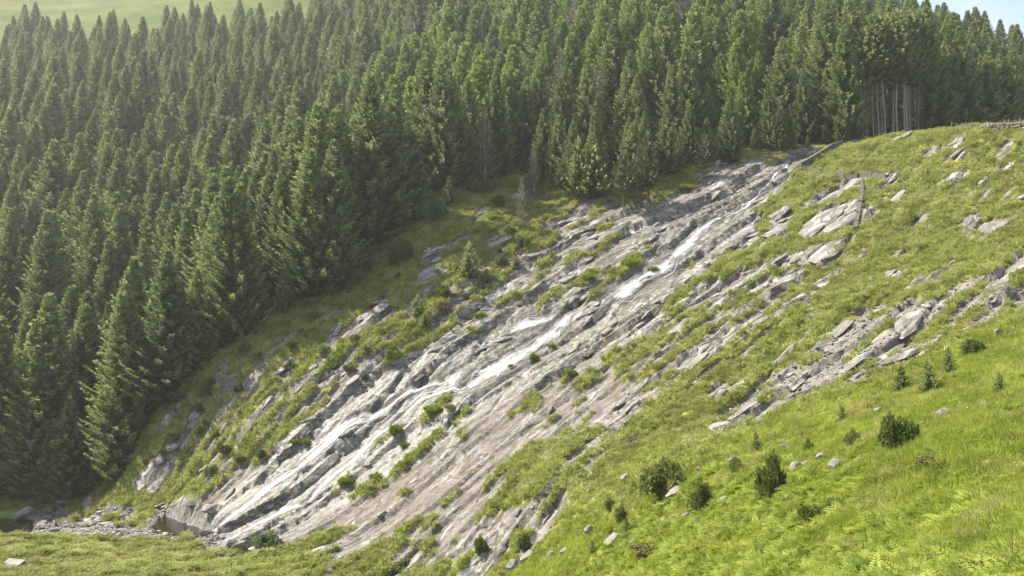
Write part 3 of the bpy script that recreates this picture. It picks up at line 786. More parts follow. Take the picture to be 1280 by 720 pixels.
# boulders in the grass: photograph column, row of the base, width and height in its pixels
boulders = [(1046,588,24,12,'rounded pale boulder in the grass below a round holly bush'),(1028,577,16,10,None),(1010,585,16,10,None),(1078,581,18,8,None),(1236,586,26,9,'long flat pale stone beside the brown heather patch'),(1232,611,20,6,None),(1182,523,24,14,'pale boulder in the grass behind the large round bush'),(1212,517,10,8,None),(1100,518,14,9,None),(1118,514,10,6,None),
 (998,590,20,14,'grey boulder standing right beside the tall leafy bush'),(985,566,12,14,None),(962,548,10,8,None),(846,624,30,12,'long white boulder at the foot of the wide spreading bush'),(783,603,16,9,None),(918,580,16,10,None),(692,699,16,11,'white boulder on the lower meadow near a tiny conifer'),(706,694,14,8,None),(766,680,30,9,'flat white rock outcrop on the lower meadow'),(792,682,12,6,None),
 (906,630,18,7,None),(828,657,14,8,None),(842,652,14,7,None),(858,648,16,7,None),(870,644,12,7,None),(816,664,12,6,None),(738,668,14,11,None),(1250,420,12,10,'small white boulder alone in bright grass under the scree'),(905,494,18,8,'grey boulder sunk in the long grass amid the slope'),(658,704,26,8,None),(640,712,20,7,None),(1160,596,9,5,None),(932,640,9,6,None),(1265,372,14,7,None),(1090,352,12,5,None),(875,590,9,7,None),(1058,604,8,5,None),(985,626,10,6,None)]
b_meshes = [rock_mesh(400 + i, 1.0, 0.8, 0.6, 34) for i in range(6)]
for m_ in b_meshes: m_.materials[0] = m_boulder
for i, (px, py, w, h, lab) in enumerate(boulders):
    p = ground(px, py - 1)
    k = p[1] / FOC
    s = w * k / 2 * .85
    e = slope_rot(p[0], p[1], r_.uniform(-.4, .4))
    link('boulder', b_meshes[i % 6], loc=(p[0], p[1] + s * 0.4, float(gz(p[0], p[1] + s * .4)) + h * k * 0.16), rot=e, scale=(s, s * .9, max(h * k * .75, s * .35) / 0.6),
         label=lab or 'small pale boulder half sunk in the bright grass of the near slope', cat='boulder', group='boulders in the grass')

# ------------------------------------------------------------------ low channel walls at the head of the fall, stone wall and fence by the road
def wall_thing(name, path, h, th, label, cat, mats, part, block=1.3, gap=0.02, jag=0.12, rows=1, sink=0.5, seed=1, lift=0.0):
    r = random.Random(seed)
    w = [ground(*q) for q in path]
    root = link(name, None, loc=tuple(w[0]), label=label, cat=cat)
    o0 = Vector(w[0])
    pl = [Vector((p[0], p[1], 0)) for p in w]
    for a_, b_ in zip(pl[:-1], pl[1:]):
        L = (b_ - a_).length; d = (b_ - a_) / L; nrm = Vector((-d.y, d.x, 0)); s = 0
        while s < L - 0.05:
            l = min(block * r.uniform(.7, 1.3), L - s)
            for row in range(rows):
                hh = h / rows
                m0 = a_ + d * (s + gap); m1 = a_ + d * (s + l - gap)
                z0 = float(h0(m0.x, m0.y)) + 0.35 + lift; z1 = float(h0(m1.x, m1.y)) + 0.35 + lift
                lo = (-sink if row == 0 else hh * row + r.uniform(-.02, .02)); hi = hh * (row + 1) - gap + r.uniform(-jag, jag) * (1 if row == rows - 1 else .3)
                t0 = th * r.uniform(.85, 1.15) / 2
                v = []
                for q, zq in ((m0, z0), (m1, z1)):
                    for sd_ in (-1, 1):
                        for zz in (lo, hi):
                            pnt = q + nrm * sd_ * t0 * (1.0 if zz == lo else r.uniform(.8, 1)) - o0
                            v.append((pnt.x, pnt.y, zq + zz - o0.z + (r.uniform(-.04, .04) if zz == hi else 0)))
                f = [(0, 1, 3, 2), (4, 6, 7, 5), (0, 4, 5, 1), (2, 3, 7, 6), (1, 5, 7, 3), (0, 2, 6, 4)]
                m_ = bpy.data.meshes.new(part); m_.from_pydata(v, [], f); m_.materials.append(mats); m_.update()
                link(part, m_, parent=root)
            s += l
    return root
def rubble_wall(path, h, label):
    r = random.Random(9); w = [ground(*q) for q in path]; o0 = Vector(w[0])
    root = link('stone_wall', None, loc=tuple(o0), label=label, cat='wall')
    for a_, b_ in zip(w[:-1], w[1:]):
        L = float(np.hypot(*(b_ - a_)[:2])); yaw = math.atan2(b_[1] - a_[1], b_[0] - a_[0])
        for row in range(4):
            s = r.uniform(0, .4)
            while s < L:
                sz = r.uniform(.22, .42); q = a_ + (b_ - a_) * (s / L)
                link('stone', r.choice(stone_meshes), parent=root, loc=(q[0] - o0.x + r.gauss(0, .1), q[1] - o0.y + r.gauss(0, .1), float(h0(q[0], q[1])) + .15 + row * h / 4 + r.gauss(0, .05) - o0.z), rot=(r.gauss(0, .25), r.gauss(0, .25), yaw + r.gauss(0, .3)), scale=(sz, sz * 1.2, sz * r.uniform(.7, 1.1)))
                s += sz * 1.7
wall_thing('channel_wall', [(1000,214),(1012,205),(1028,195),(1040,190),(1052,183)], 1.15, 0.55, 'dark low concrete wall curving down to the head of the waterfall', 'wall', m_mortar, 'wall_block', block=3.4, jag=.05, seed=1)
wall_thing('channel_wall', [(1010,214),(1030,217),(1056,220),(1074,222)], 0.75, 0.55, 'broken grey low wall crossing the turf above the pale slabs', 'wall', m_mortar, 'wall_block', block=2.6, gap=.12, jag=.15, seed=2)
wall_thing('channel_wall', [(1076,222),(1092,222),(1110,223)], 0.8, 0.55, 'short dark stone wall ending in the hillside grass', 'wall', m_mortar, 'wall_block', block=2.8, gap=.1, jag=.1, seed=3)
wall_thing('channel_wall', [(1077,228),(1077,246),(1073,268),(1069,292)], 0.4, 0.6, 'narrow weathered wall running straight down between two pale slabs', 'wall', m_channel, 'wall_block', block=1.5, gap=.008, jag=.12, lift=.3, seed=4)
rubble_wall([(1228,164),(1245,163),(1264,163),(1284,162),(1310,161)], 1.35, 'pale dry stone wall on the hill crest before the dark spruces')
fence = link('wire_fence', None, loc=tuple(ground(1196, 166)), label='short row of grey wooden fence posts on the hill crest beside the wall', cat='fence')
f0 = Vector(fence.location); tops = []
for i in range(16):
    px = 1196 + i * 6.2
    p = ground(px, 166 - 0.2 * i)
    if p is None: continue
    p[1] += 1.5; p[2] = float(gz(p[0], p[1]))
    mb = MB(); q = Vector(p) - f0; tl = Vector((random.Random(i).gauss(0, .08), 0, 1.25))
    mb.tube(q - Vector((0, 0, .3)), q + tl, 0.07, 0.06, 6); tops.append(q + tl * 0.9)
    link('post', mb.mesh('post', m_post), parent=fence)
mb = MB()
for a_, b_ in zip(tops[:-1], tops[1:]):
    for dz in (0, -.4): mb.tube(a_ + Vector((0, 0, dz)), b_ + Vector((0, 0, dz)), .008, .008, 3)
link('wire', mb.mesh('wire', m_post), parent=fence)

# ------------------------------------------------------------------ trees
def conifer(seed, Ht, R, bare=0.04, whorl=0.46, nb=6, prof=0.85, up=0.25, shoot=0.46, wid=0.13, dens=1.0, droop=0.35, stubs=0, limbs=True, lean=0.0, girth=.011):
    r = random.Random(seed)
    tr = MB(); cr = MB()
    lx, ly = r.gauss(0, lean), r.gauss(0, lean)
    def axis_at(z): 
        q = z / Ht
        return Vector((lx * q * q * Ht + 0.06 * math.sin(q * 9 + seed), ly * q * q * Ht + 0.06 * math.cos(q * 7 + seed), z))
    nseg = 8
    for i in range(nseg):
        a_ = i / nseg; b_ = (i + 1) / nseg
        rad = lambda q: girth * Ht * (1 - q) ** 0.9 + 0.015
        tr.tube(axis_at(a_ * Ht - (0.6 if i == 0 else 0)), axis_at(b_ * Ht), rad(a_), rad(b_), 7, cap=False)
    for i in range(stubs):
        z = r.uniform(0.06, max(bare, .1)) * Ht; w = r.uniform(0, 6.28); l = r.uniform(.4, 1.3)
        tr.tube(axis_at(z), axis_at(z) + Vector((math.cos(w) * l, math.sin(w) * l, r.uniform(-.3, .1))), .025, .008, 3)
    z = bare * Ht + 0.3
    side = [r.uniform(.8, 1.15) for _ in range(8)]
    while z < Ht * 0.985:
        q = z / Ht
        n_ = nb if q < .85 else nb - 1
        w0 = r.uniform(0, 6.28)
        for k in range(n_):
            if r.random() > dens: continue
            w = w0 + 6.283 * k / n_ + r.gauss(0, .18)
            qq = (q - bare) / (1 - bare)
            low = min(1.0, 0.72 + qq * 2.0)
            L = R * (1 - qq) ** prof * low * r.uniform(.72, 1.15) * side[int(w / 6.2832 * 8) % 8] + 0.14
            el = up + 0.75 * qq ** 2 - droop * (1 - qq)
            bz = z + r.uniform(-.2, .2)
            p0 = axis_at(min(bz, Ht)); out = Vector((math.cos(w), math.sin(w), 0)); tan = Vector((-math.sin(w), math.cos(w), 0))
            def at(s): return p0 + out * (L * s * math.cos(el)) + Vector((0, 0, L * (s * math.sin(el) - 0.16 * math.sin(s * math.pi) + 0.20 * s * s)))
            if limbs and k % 2 == 0 and L > .6:
                tr.tube(at(0), at(.7), 0.012 + .010 * L, .006, 3, cap=False)
            m_ = max(3, int(L / 0.165))
            for j in range(1, m_ + 1):
                s = (j - r.uniform(0, .6)) / m_
                s = max(.12, s)
                c = at(s); fw = (at(min(1, s + .1)) - at(s - .1)).normalized()
                sl = shoot * (0.55 + 0.75 * (1 - s) + 0.2) * min(1, .45 + L / 2.2) * r.uniform(.75, 1.25)
                for sg in (-1, 1):
                    d = (fw * r.uniform(.6, 1.0) + tan * sg * r.uniform(.5, 1.0) + Vector((0, 0, r.uniform(-.35, .15)))).normalized()
                    wv = d.cross(out * .9 + Vector((r.gauss(0, .4), r.gauss(0, .4), .75))).normalized() * wid * r.uniform(.8, 1.3)
                    b0 = c; m0 = c + d * sl * .45 + Vector((0, 0, .02)); t0 = c + d * sl + Vector((0, 0, -.05 * sl))
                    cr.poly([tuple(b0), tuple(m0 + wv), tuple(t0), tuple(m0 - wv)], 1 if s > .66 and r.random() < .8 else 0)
                if r.random() < .35:       # hanging spray
                    d = Vector((r.gauss(0, .25), r.gauss(0, .25), -1)).normalized(); wv = fw * wid * .9
                    m0 = c + d * sl * .4; t0 = c + d * sl * .8
                    cr.poly([tuple(c), tuple(m0 + wv), tuple(t0), tuple(m0 - wv)])
            c = at(.92); d = (at(1) - at(.85)).normalized()
            wv = d.cross(Vector((0, 0, 1))).normalized() * wid
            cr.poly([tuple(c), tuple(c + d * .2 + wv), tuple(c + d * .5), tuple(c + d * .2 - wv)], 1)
        z += whorl * (1.15 - .45 * q) * r.uniform(.85, 1.15)
    top = axis_at(Ht * .985)
    for k in range(5):
        w = k * 1.257; d = Vector((math.cos(w) * .35, math.sin(w) * .35, 1)).normalized(); wv = Vector((-math.sin(w), math.cos(w), 0)) * wid * .6
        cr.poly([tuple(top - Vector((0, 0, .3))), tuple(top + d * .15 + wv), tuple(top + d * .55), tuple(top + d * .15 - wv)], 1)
    return tr, cr

KIND = {}
def kind(key, mats, n_, **kw):
    out = []
    for i in range(n_):
        tr, cr = conifer(hash(key) % 1 + sum(map(ord, key)) + i * 31, **kw)
        tm = tr.mesh(key + '_trunk', mats[0]); cm = cr.mesh(key + '_crown', list(mats[1:]))
        out.append((tm, cm, tr, cr))
    KIND[key] = (out, mats, kw['Ht'])
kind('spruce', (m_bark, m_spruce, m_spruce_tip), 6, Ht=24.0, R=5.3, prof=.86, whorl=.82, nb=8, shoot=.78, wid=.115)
kind('larch', (m_bark, m_larch, m_larch_tip), 4, Ht=19.0, R=3.8, prof=0.62, up=0.38, droop=0.25, shoot=0.75, wid=0.12, whorl=.75, nb=8, dens=.85)
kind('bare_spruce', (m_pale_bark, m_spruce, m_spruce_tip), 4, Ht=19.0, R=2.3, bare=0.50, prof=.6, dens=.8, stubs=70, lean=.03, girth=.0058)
kind('pine', (m_bark, m_pine, m_pine), 3, Ht=9.5, R=2.5, bare=0.30, prof=.75, whorl=.62, nb=5, dens=.75, up=.1, droop=.1, stubs=8, lean=.02)
kind('grey', (m_pale_bark, m_grey, m_grey), 2, Ht=13.0, R=3.2, bare=.06, dens=.62, whorl=.5, nb=6, shoot=.5, wid=.07, stubs=10)
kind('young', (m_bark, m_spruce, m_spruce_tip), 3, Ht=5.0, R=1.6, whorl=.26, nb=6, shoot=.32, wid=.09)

def tree(name, key, var, x, y, s, yaw, label, group=None, cat='tree', sxy=1.0, tilt=0.0):
    tm, cm = KIND[key][0][var % len(KIND[key][0])][:2]
    root = link(name, None, loc=(x, y, float(gz(x, y)) - 0.1), rot=(tilt, tilt * .5, yaw), scale=(s * sxy, s * sxy, s), label=label, cat=cat, group=group)
    link('trunk', tm, parent=root); link('crown', cm, parent=root)
    return root

# stocking of the plantation: jittered rows
r_ = random.Random(11)
cand = []
sp = 5.7
yy = 120.0
while yy < 470:
    xx = -yy * 0.66 - 10
    while xx < yy * 0.68 + 10:
        x = xx + r_.uniform(-2.5, 2.5); y = yy + r_.uniform(-2.5, 2.5)
        xx += sp
        if y < float(forest_edge(x)) + r_.uniform(0, 1.5) or y > float(forest_top(x)): continue
        if y > 175 and r_.random() < .30: continue
        z = float(h0(x, y))
        u_ = x / y
        lz = (u_ > -0.19 + 0.03 * math.sin(y * .1)) and (u_ < 0.315 + .03 * math.sin(y * .15)) and (162 + 10 * math.sin(x * .1) < y < 262 + 10 * math.sin(x * .13))
        if lz and r_.random() < .86:
            k = 'larch'; s = r_.uniform(.75, 1.2)
        else:
            k = 'spruce'; s = r_.choice([.5, .65, .8, .9, .95, 1.0, 1.05, 1.12]) * r_.uniform(.92, 1.06) * (1.06 if x < -20 and y < 200 else 1.0)
            if y > 280: s *= .86
            if x > 85: s *= .88
        if 0.398 < u_ < 0.468 and y < float(forest_edge(x)) + 13: continue
        de = y - float(forest_edge(x))
        if 3 < x < 54 and de < 24: s *= min(1.0, .48 + .02 * max(0, de))
        if r_.random() < .022: k = 'grey'; s *= 1.45
        cand.append((x, y, z, k, s))
    yy += sp * .9
ex = -82.0
while ex < 100:                                            # the mantle of the stand: trees of every height right on its edge
    ey = float(forest_edge(ex)) + r_.uniform(-.8, 1.5)
    if not .392 < ex / ey < .474: cand.append((ex + r_.uniform(-1, 1), ey, float(h0(ex, ey)), 'spruce', r_.choice([.18, .3, .45, .6, .8, .9]) * (.55 if 3 < ex < 54 else 1)))
    ex += 2.9
for i in range(40):
    u_ = r_.uniform(.394, .472); y = 160 + r_.random() ** 2 * 11 + (u_ - .4) * 20; x = u_ * y
    cand.append((x, y, float(h0(x, y)), 'bare_spruce', r_.uniform(.9, 1.2)))
# what shows from where the picture was taken decides which trees are single things
occ = np.zeros((180, 320), bool)
order = sorted(range(len(cand)), key=lambda i: cand[i][1])
vis = {}
for i in order:
    x, y, z, k, s = cand[i]
    Ht = KIND[k][2] * s
    pxb, pyb, _ = project(x, y, z); pxt, pyt, _ = project(x, y, z + Ht)
    wpx = 3.4 * s * FOC / y * .8
    cells = 0
    r0, r1_ = int(max(pyt, 0) / 4), int(min(pyb, 719) / 4)
    for rr in range(r0, r1_ + 1):
        if rr >= 180: break
        hw = wpx * (rr * 4 - pyt) / max(1, pyb - pyt)
        c0, c1 = int(max(0, (pxb - hw) / 4)), int(min(1279, pxb + hw) / 4)
        if c1 >= c0 and pxb + hw > 0 and pxb - hw < 1280:
            seg = occ[rr, c0:c1 + 1]; cells += int((~seg).sum()); seg[:] = True
    vis[i] = cells
by_kind = {}
for i in order: by_kind.setdefault(cand[i][3], []).append(i)
single = set()
for k, l in by_kind.items():
    l = sorted(l, key=lambda i: -vis[i])
    single.update(i for i in l[:295] if vis[i] > 0)
far = {}
for i in order:
    x, y, z, k, s = cand[i]
    yaw = r_.uniform(0, 6.283); var = r_.randrange(6); sxy = r_.uniform(.92, 1.35)
    if i in single:
        e = y - float(forest_edge(x))
        size = 'short' if s < .72 else 'tall' if s > .98 else 'middling'
        level = 'low on' if y < 185 else 'half way up' if y < 255 else 'high up on'
        if k == 'larch':
            tree('larch_tree', k, var, x, y, s, yaw, f'{size} light green larch {level} the slope above the rock face', 'larches above the rock face', sxy=sxy)
        elif k == 'grey':
            tree('grey_spruce', k, var, x, y, s, yaw, 'dying grey spruce standing among the green plantation trees', 'dying spruces in the plantation', sxy=sxy)
        elif k == 'bare_spruce':
            tree('spruce_tree', k, var, x, y, s, yaw, 'spruce with tall bare pale trunk in the dark opening of the stand', 'bare trunked spruces', sxy=sxy, tilt=r_.gauss(0, .02))
        elif x < -12:
            if e < 9: lab, g = f'{size} dark spruce on the plantation edge beside the rocky bank', 'spruces along the plantation edge'
            else: lab, g = f'{size} dark green spruce inside the plantation, {level} the valley side', 'spruces of the valley side plantation'
            tree('spruce_tree', k, var, x, y, s, yaw, lab, g, sxy=sxy)
        elif x > 55:
            tree('spruce_tree', k, var, x, y, s, yaw, f'{size} deep green spruce behind the grassy crest with the stone wall', 'spruces behind the crest', sxy=sxy)
        else:
            tree('spruce_tree', k, var, x, y, s, yaw, f'{size} dark spruce near larches, {level} the slope over the rock face', 'spruces at the head of the rock face', sxy=sxy)
    else:
        far.setdefault((k, var % len(KIND[k][0])), []).append((x, y, float(gz(x, y)) - .1, yaw, s, sxy))

def scatter_tree_node():
    ng = bpy.data.node_groups.new('scatter', 'GeometryNodeTree')
    ng.interface.new_socket('Geometry', in_out='INPUT', socket_type='NodeSocketGeometry'); ng.interface.new_socket('Geometry', in_out='OUTPUT', socket_type='NodeSocketGeometry')
    return ng
def scatter(name, src, P4, label=None, cat=None):
    """one object that repeats a plant at many points: rows x, y, z, rx, ry, yaw, sx, sy, sz"""
    P4 = np.asarray(P4, np.float32)
    m_ = bpy.data.meshes.new(name); m_.vertices.add(len(P4)); m_.vertices.foreach_set('co', P4[:, :3].ravel())
    a1 = m_.attributes.new('rot', 'FLOAT_VECTOR', 'POINT'); a1.data.foreach_set('vector', np.ascontiguousarray(P4[:, 3:6]).ravel())
    a2 = m_.attributes.new('scl', 'FLOAT_VECTOR', 'POINT'); a2.data.foreach_set('vector', np.ascontiguousarray(P4[:, 6:9]).ravel())
    ng = scatter_tree_node(); nn = ng.nodes; ll = ng.links
    gi = nn.new('NodeGroupInput'); go = nn.new('NodeGroupOutput'); ob = nn.new('GeometryNodeObjectInfo'); ob.inputs['Object'].default_value = src; ob.inputs['As Instance'].default_value = True
    ip = nn.new('GeometryNodeInstanceOnPoints')
    na = nn.new('GeometryNodeInputNamedAttribute'); na.data_type = 'FLOAT_VECTOR'; na.inputs['Name'].default_value = 'rot'
    nb_ = nn.new('GeometryNodeInputNamedAttribute'); nb_.data_type = 'FLOAT_VECTOR'; nb_.inputs['Name'].default_value = 'scl'
    ll.new(gi.outputs[0], ip.inputs['Points']); ll.new(ob.outputs['Geometry'], ip.inputs['Instance']); ll.new(na.outputs['Attribute'], ip.inputs['Rotation']); ll.new(nb_.outputs['Attribute'], ip.inputs['Scale'])
    ll.new(ip.outputs[0], go.inputs[0])
    o = link(name, m_, kind='stuff', label=label, cat=cat)
    md = o.modifiers.new('scatter', 'NODES'); md.node_group = ng
    return o
def source(name, mesh):
    return bpy.data.objects.new(name, mesh)

for (k, v), l in far.items():
    tr, cr = KIND[k][0][v][2:]
    mb = MB(); mb.v = list(tr.v) + list(cr.v); off = len(tr.v)
    mb.f = list(tr.f) + [tuple(q + off for q in f) for f in cr.f]; mb.m = [0] * len(tr.f) + [q + 1 for q in cr.m]
    src = source('forest_tree', mb.mesh('forest_tree', list(KIND[k][1])))
    scatter('forest', src, [(x, y, z, 0, 0, w, s * q, s * q, s) for x, y, z, w, s, q in l], 'dense mass of conifers deep in the plantation and higher up', 'forest')

# single trees the photograph singles out: base pixel, height in pixels
def tree_at(name, key, var, px, py, hpx, label, group=None, sxy=1.0, yaw=0.0, tilt=0.0):
    p = ground(px, py)
    s = hpx * p[1] / FOC / KIND[key][2]
    return tree(name, key, var, p[0], p[1], s, yaw, label, group, sxy=sxy, tilt=tilt)
tree_at('spruce_tree', 'spruce', 0, 509, 262, 112, 'lone bright spruce standing in front of the dark stand above the grassy gully', sxy=1.0)
tree_at('spruce_tree', 'spruce', 1, 88, 612, 128, 'smaller young spruce before the tall stand beside the stream', sxy=1.15)
tree_at('spruce_tree', 'spruce', 2, 150, 600, 235, 'broad tall spruce with pale tips rising over the stream bank')
tree_at('spruce_tree', 'spruce', 3, 40, 606, 205, 'very tall dark spruce near the bend of the stream', yaw=2)
tree_at('grey_spruce', 'grey', 0, 606, 242, 105, 'tall grey half dead spruce at the top of the grassy gully')
tree_at('dead_tree', 'grey', 1, 652, 285, 62, 'small leafless grey tree in the middle of the gully', sxy=.95)
tree_at('dead_tree', 'grey', 0, 668, 248, 70, 'thin bare grey tree under the larches by the bare soil', sxy=.8, yaw=1)
for i, (px, py, h, lab) in enumerate([(779,262,82,'thin pine with open crown, first of the clump on the rocks'),(790,262,62,'short thin pine in the middle of the clump on the rocks'),(802,260,80,'straight thin pine in the clump on the rocks'),(812,256,90,'tallest thin pine of the clump on the bare rocks')]):
    tree_at('pine_tree', 'pine', i, px, py, h, lab, sxy=.95, yaw=i * 1.3, tilt=.02 * (i - 1))
tree_at('pine_tree', 'pine', 1, 880, 226, 60, 'lone small pine growing on the mossy cushion of the rock crest', sxy=.95, yaw=.6)
tree_at('pine_tree', 'pine', 2, 700, 247, 50, 'bushy small pine at the edge of the wood above the slab', sxy=1.15)
tree_at('pine_tree', 'young', 2, 742, 248, 62, 'rounded green young conifer at the wood edge over the slab', sxy=1.25)
tree_at('pine_tree', 'young', 0, 722, 246, 70, 'slim green young conifer next to the rounded one over the slab', sxy=.95)
for i, (px, py, h, q, lab) in enumerate([(586,347,42,1.2,'small dark conifer on the grassy ledges of the gully'),(608,359,24,1.1,'tiny dark conifer just below the small ledge conifer'),(521,396,26,1.4,'squat dark green conifer on the shaded bank below the plantation'),(532,408,20,1.4,'tiny rounded conifer beside the squat one on the shaded bank'),(561,256,34,1.0,'small conifer by the light green bush in the gully'),(645,335,20,1.2,'tiny conifer among mossy ledges beside the slab'),
      (1160,491,40,1.15,'young conifer with narrow top below the scree'),(1127,489,32,1.25,'dark young conifer at the lower end of the scree'),(1186,468,32,1.1,'slim young conifer close under the scree'),(1250,496,30,1.2,'dark young conifer in open bright grass beyond the large bush'),(945,567,26,1.1,'small dark conifer under the last rock of the slope'),(783,670,24,1.0,'tiny conifer beside the flat white outcrop'),(741,695,20,1.1,'tiny conifer low on the meadow near white boulders'),(1053,526,20,1.2,'small dark conifer above the row of pale boulders')]):
    tree_at('young_conifer', 'young', i, px, py, h, lab, sxy=q, yaw=i)

# ------------------------------------------------------------------ bushes and heather
def bush_mesh(seed, mat_, n=1500, flat=0.62, clumps=24, leaf=0.085, twig=m_bark):
    r = random.Random(seed); mb = MB(); st = MB()
    cs = []
    for k in range(clumps):
        w = r.uniform(0, 6.28); q = math.sqrt(r.random()) * .72
        cs.append((math.cos(w) * q, math.sin(w) * q, (0.25 + .75 * r.random()) * flat * 1.25 * (1 - q * .75), r.uniform(.13, .30)))
    for c in cs:
        st.tube((c[0] * .12, c[1] * .12, -.12), (c[0] * .85, c[1] * .85, c[2] * .9), .025, .008, 4, cap=False)
    for i in range(n):
        c = r.choice(cs)
        d = Vector((r.gauss(0, 1), r.gauss(0, 1), r.gauss(.15, 1))).normalized(); q = c[3] * r.random() ** .35
        p = Vector((c[0], c[1], c[2])) + d * q
        if p.z < -.05: continue
        t_ = (d + Vector((r.gauss(0, .6), r.gauss(0, .6), r.gauss(.2, .6)))).normalized(); wv = t_.orthogonal().normalized(); wv.rotate(Matrix.Rotation(r.uniform(0, 6.28), 3, t_))
        l = leaf * r.uniform(.7, 1.5)
        mb.poly([tuple(p), tuple(p + t_ * l * .5 + wv * l * .42), tuple(p + t_ * l), tuple(p + t_ * l * .5 - wv * l * .42)])
    return st.mesh('bush_stem', twig), mb.mesh('bush_foliage', mat_)
bushes = {'bush': [bush_mesh(i, m_bush, 2300, leaf=.095) for i in range(4)], 'light': [bush_mesh(10 + i, m_light, 2400, leaf=.09) for i in range(2)], 'moss': [bush_mesh(30 + i, m_moss, 2200, flat=.35, clumps=26, leaf=.09) for i in range(2)], 'heath': [bush_mesh(20 + i, m_heath, 2200, flat=.4, clumps=22, leaf=.10) for i in range(2)]}
def bush(name, key, var, px, py, wpx, hpx, label, cat='bush', group=None):
    p = ground(px, py)
    k = p[1] / FOC
    root = link(name, None, loc=(p[0], p[1] + wpx * k * .25, float(gz(p[0], p[1] + wpx * k * .25)) - .05), rot=(0, 0, var * 1.1 + px), label=label, cat=cat, group=group, scale=(wpx * k * .5, wpx * k * .5, hpx * k / (.62 * 1.25 + .2)))
    st, fo = bushes[key][var % len(bushes[key])]
    link('stem', st, parent=root); link('foliage', fo, parent=root)
for i, (px, py, w, h, key, lab) in enumerate([
 (1130,562,62,58,'bush','large round dark bush alone on the bright grass slope'),(835,622,84,52,'bush','wide spreading dark bush below the grassy slope'),(882,641,44,46,'bush','mid sized leafy bush next to the wide spreading bush'),(968,622,42,62,'bush','tall leafy bush beside a grey boulder'),
 (1020,652,46,28,'bush','low dark shrub in the bracken meadow'),(1068,561,26,30,'bush','small round shrub near pale boulders'),(1222,444,34,26,'bush','bushy dark shrub at the edge of the scree'),(923,589,24,22,'bush','low shrub above a small boulder'),(1052,632,40,14,'light','low green shrub beside the low dark one'),
 (762,640,16,20,'bush','tiny dark shrub above the meadow stones'),(776,655,22,26,'bush','small shrub below the tiny dark one'),(1012,566,16,22,'bush','tiny shrub among loose pale stones'),(538,285,52,46,'light','pale green leafy bush in the gully by the plantation edge'),(598,245,40,28,'bush','dark green bush below the grey spruce'),(130,602,46,34,'bush','dark bush at the foot of the spruces by the stream bank'),(24,628,34,26,'bush','dark bush under the tall spruces near the water'),(500,335,40,34,'bush','dark bush at the corner of the plantation'),
 (325,578,14,14,'bush','tiny dark shrub on the green bank beside the falls'),(670,235,30,26,'bush','leafy green bush next to the bare soil in the gully'),(262,600,22,18,'light','small green bush above the pool'),(330,690,46,22,'light','grassy green shrub at the foot of the waterfall'),(600,700,22,26,'bush','small dark shrub at the toe of the slab'),(655,690,20,24,'bush','small shrub below the grey outcrop at the slab toe'),(505,712,50,18,'bush','low dark shrub under the overhanging slab toe')]):
    bush('bush', key, i, px, py, w, h, lab)
for i, (px, py, w, h) in enumerate([(493,546,20,16),(668,455,15,14),(540,524,30,10),(562,514,18,9),(817,340,18,10),(788,338,26,15),(376,562,32,12),(862,241,34,10),(712,470,24,12),(600,398,22,9),(470,600,26,10),(432,612,24,9),(505,560,20,8),(690,436,14,7),(736,352,24,10),(640,460,14,7)]):
    bush('moss_cushion', 'moss', i, px, py, w, h, 'bright green moss cushion on the wet rock beside the falling water', 'moss', 'moss cushions beside the water')
r_ = random.Random(21); n_ = 0
while n_ < 46:
    px = r_.uniform(170, 720); py = r_.uniform(240, 600)
    p = ground(px, py)
    if p is None or not in_poly(p[:1], p[1:2], poly_world([(160,610),(250,490),(330,430),(450,380),(520,340),(560,300),(660,240),(720,250),(640,345),(590,400),(500,455),(400,515),(260,615)]))[0] or p[1] > float(forest_edge(p[0])) - 1: continue
    w_ = r_.uniform(9, 26)
    key = r_.choice(['bush', 'bush', 'light', 'heath'])
    bush('bush', key, n_, px, py, w_, w_ * r_.uniform(.5, .8), {'bush': 'low dark scrub bush on the rocky bank below the plantation', 'light': 'low pale green scrub bush on the rocky bank below the plantation', 'heath': 'low brown scrub bush on the rocky bank below the plantation'}[key], group='scrub on the rocky bank')
    n_ += 1
for i, (px, py, w, h, lab) in enumerate([(818,694,70,15,'dark brown heather mound on the near meadow'),(1190,582,80,14,'wide brown heather patch in front of the large bush'),(1276,554,44,14,'dark heather clump on the meadow under a stone'),(930,655,30,12,'small brown heather tuft near the leafy bush'),(770,668,24,10,'small brown heather clump by the flat white outcrop')]):
    bush('heather', 'heath', i, px, py, w, h, lab, 'heather')

# ------------------------------------------------------------------ grass, bracken, gravel
def tuft(seed, n, h, spread, wid, lean):
    r = random.Random(seed); mb = MB()
    for i in range(n):
        w = r.uniform(0, 6.28); q = spread * math.sqrt(r.random())
        p = Vector((math.cos(w) * q, math.sin(w) * q, -.05)); hh = h * r.uniform(.55, 1.15)
        d = Vector((math.cos(w), math.sin(w), 0)) * lean * r.uniform(.3, 1.3) + Vector((r.gauss(0, .15), r.gauss(0, .15), 0)); wv = Vector((-math.sin(w + r.gauss(0, .8)), math.cos(w), 0)) * wid
        m1 = p + d * hh * .35 + Vector((0, 0, hh * .62)); m2 = p + d * hh + Vector((0, 0, hh))
        if lean > .7: m2.z = p.z + hh * .72
        mb.poly([tuple(p - wv), tuple(p + wv), tuple(m1 + wv * .8), tuple(m1 - wv * .8)]); mb.poly([tuple(m1 - wv * .8), tuple(m1 + wv * .8), tuple(m2)])
    return mb
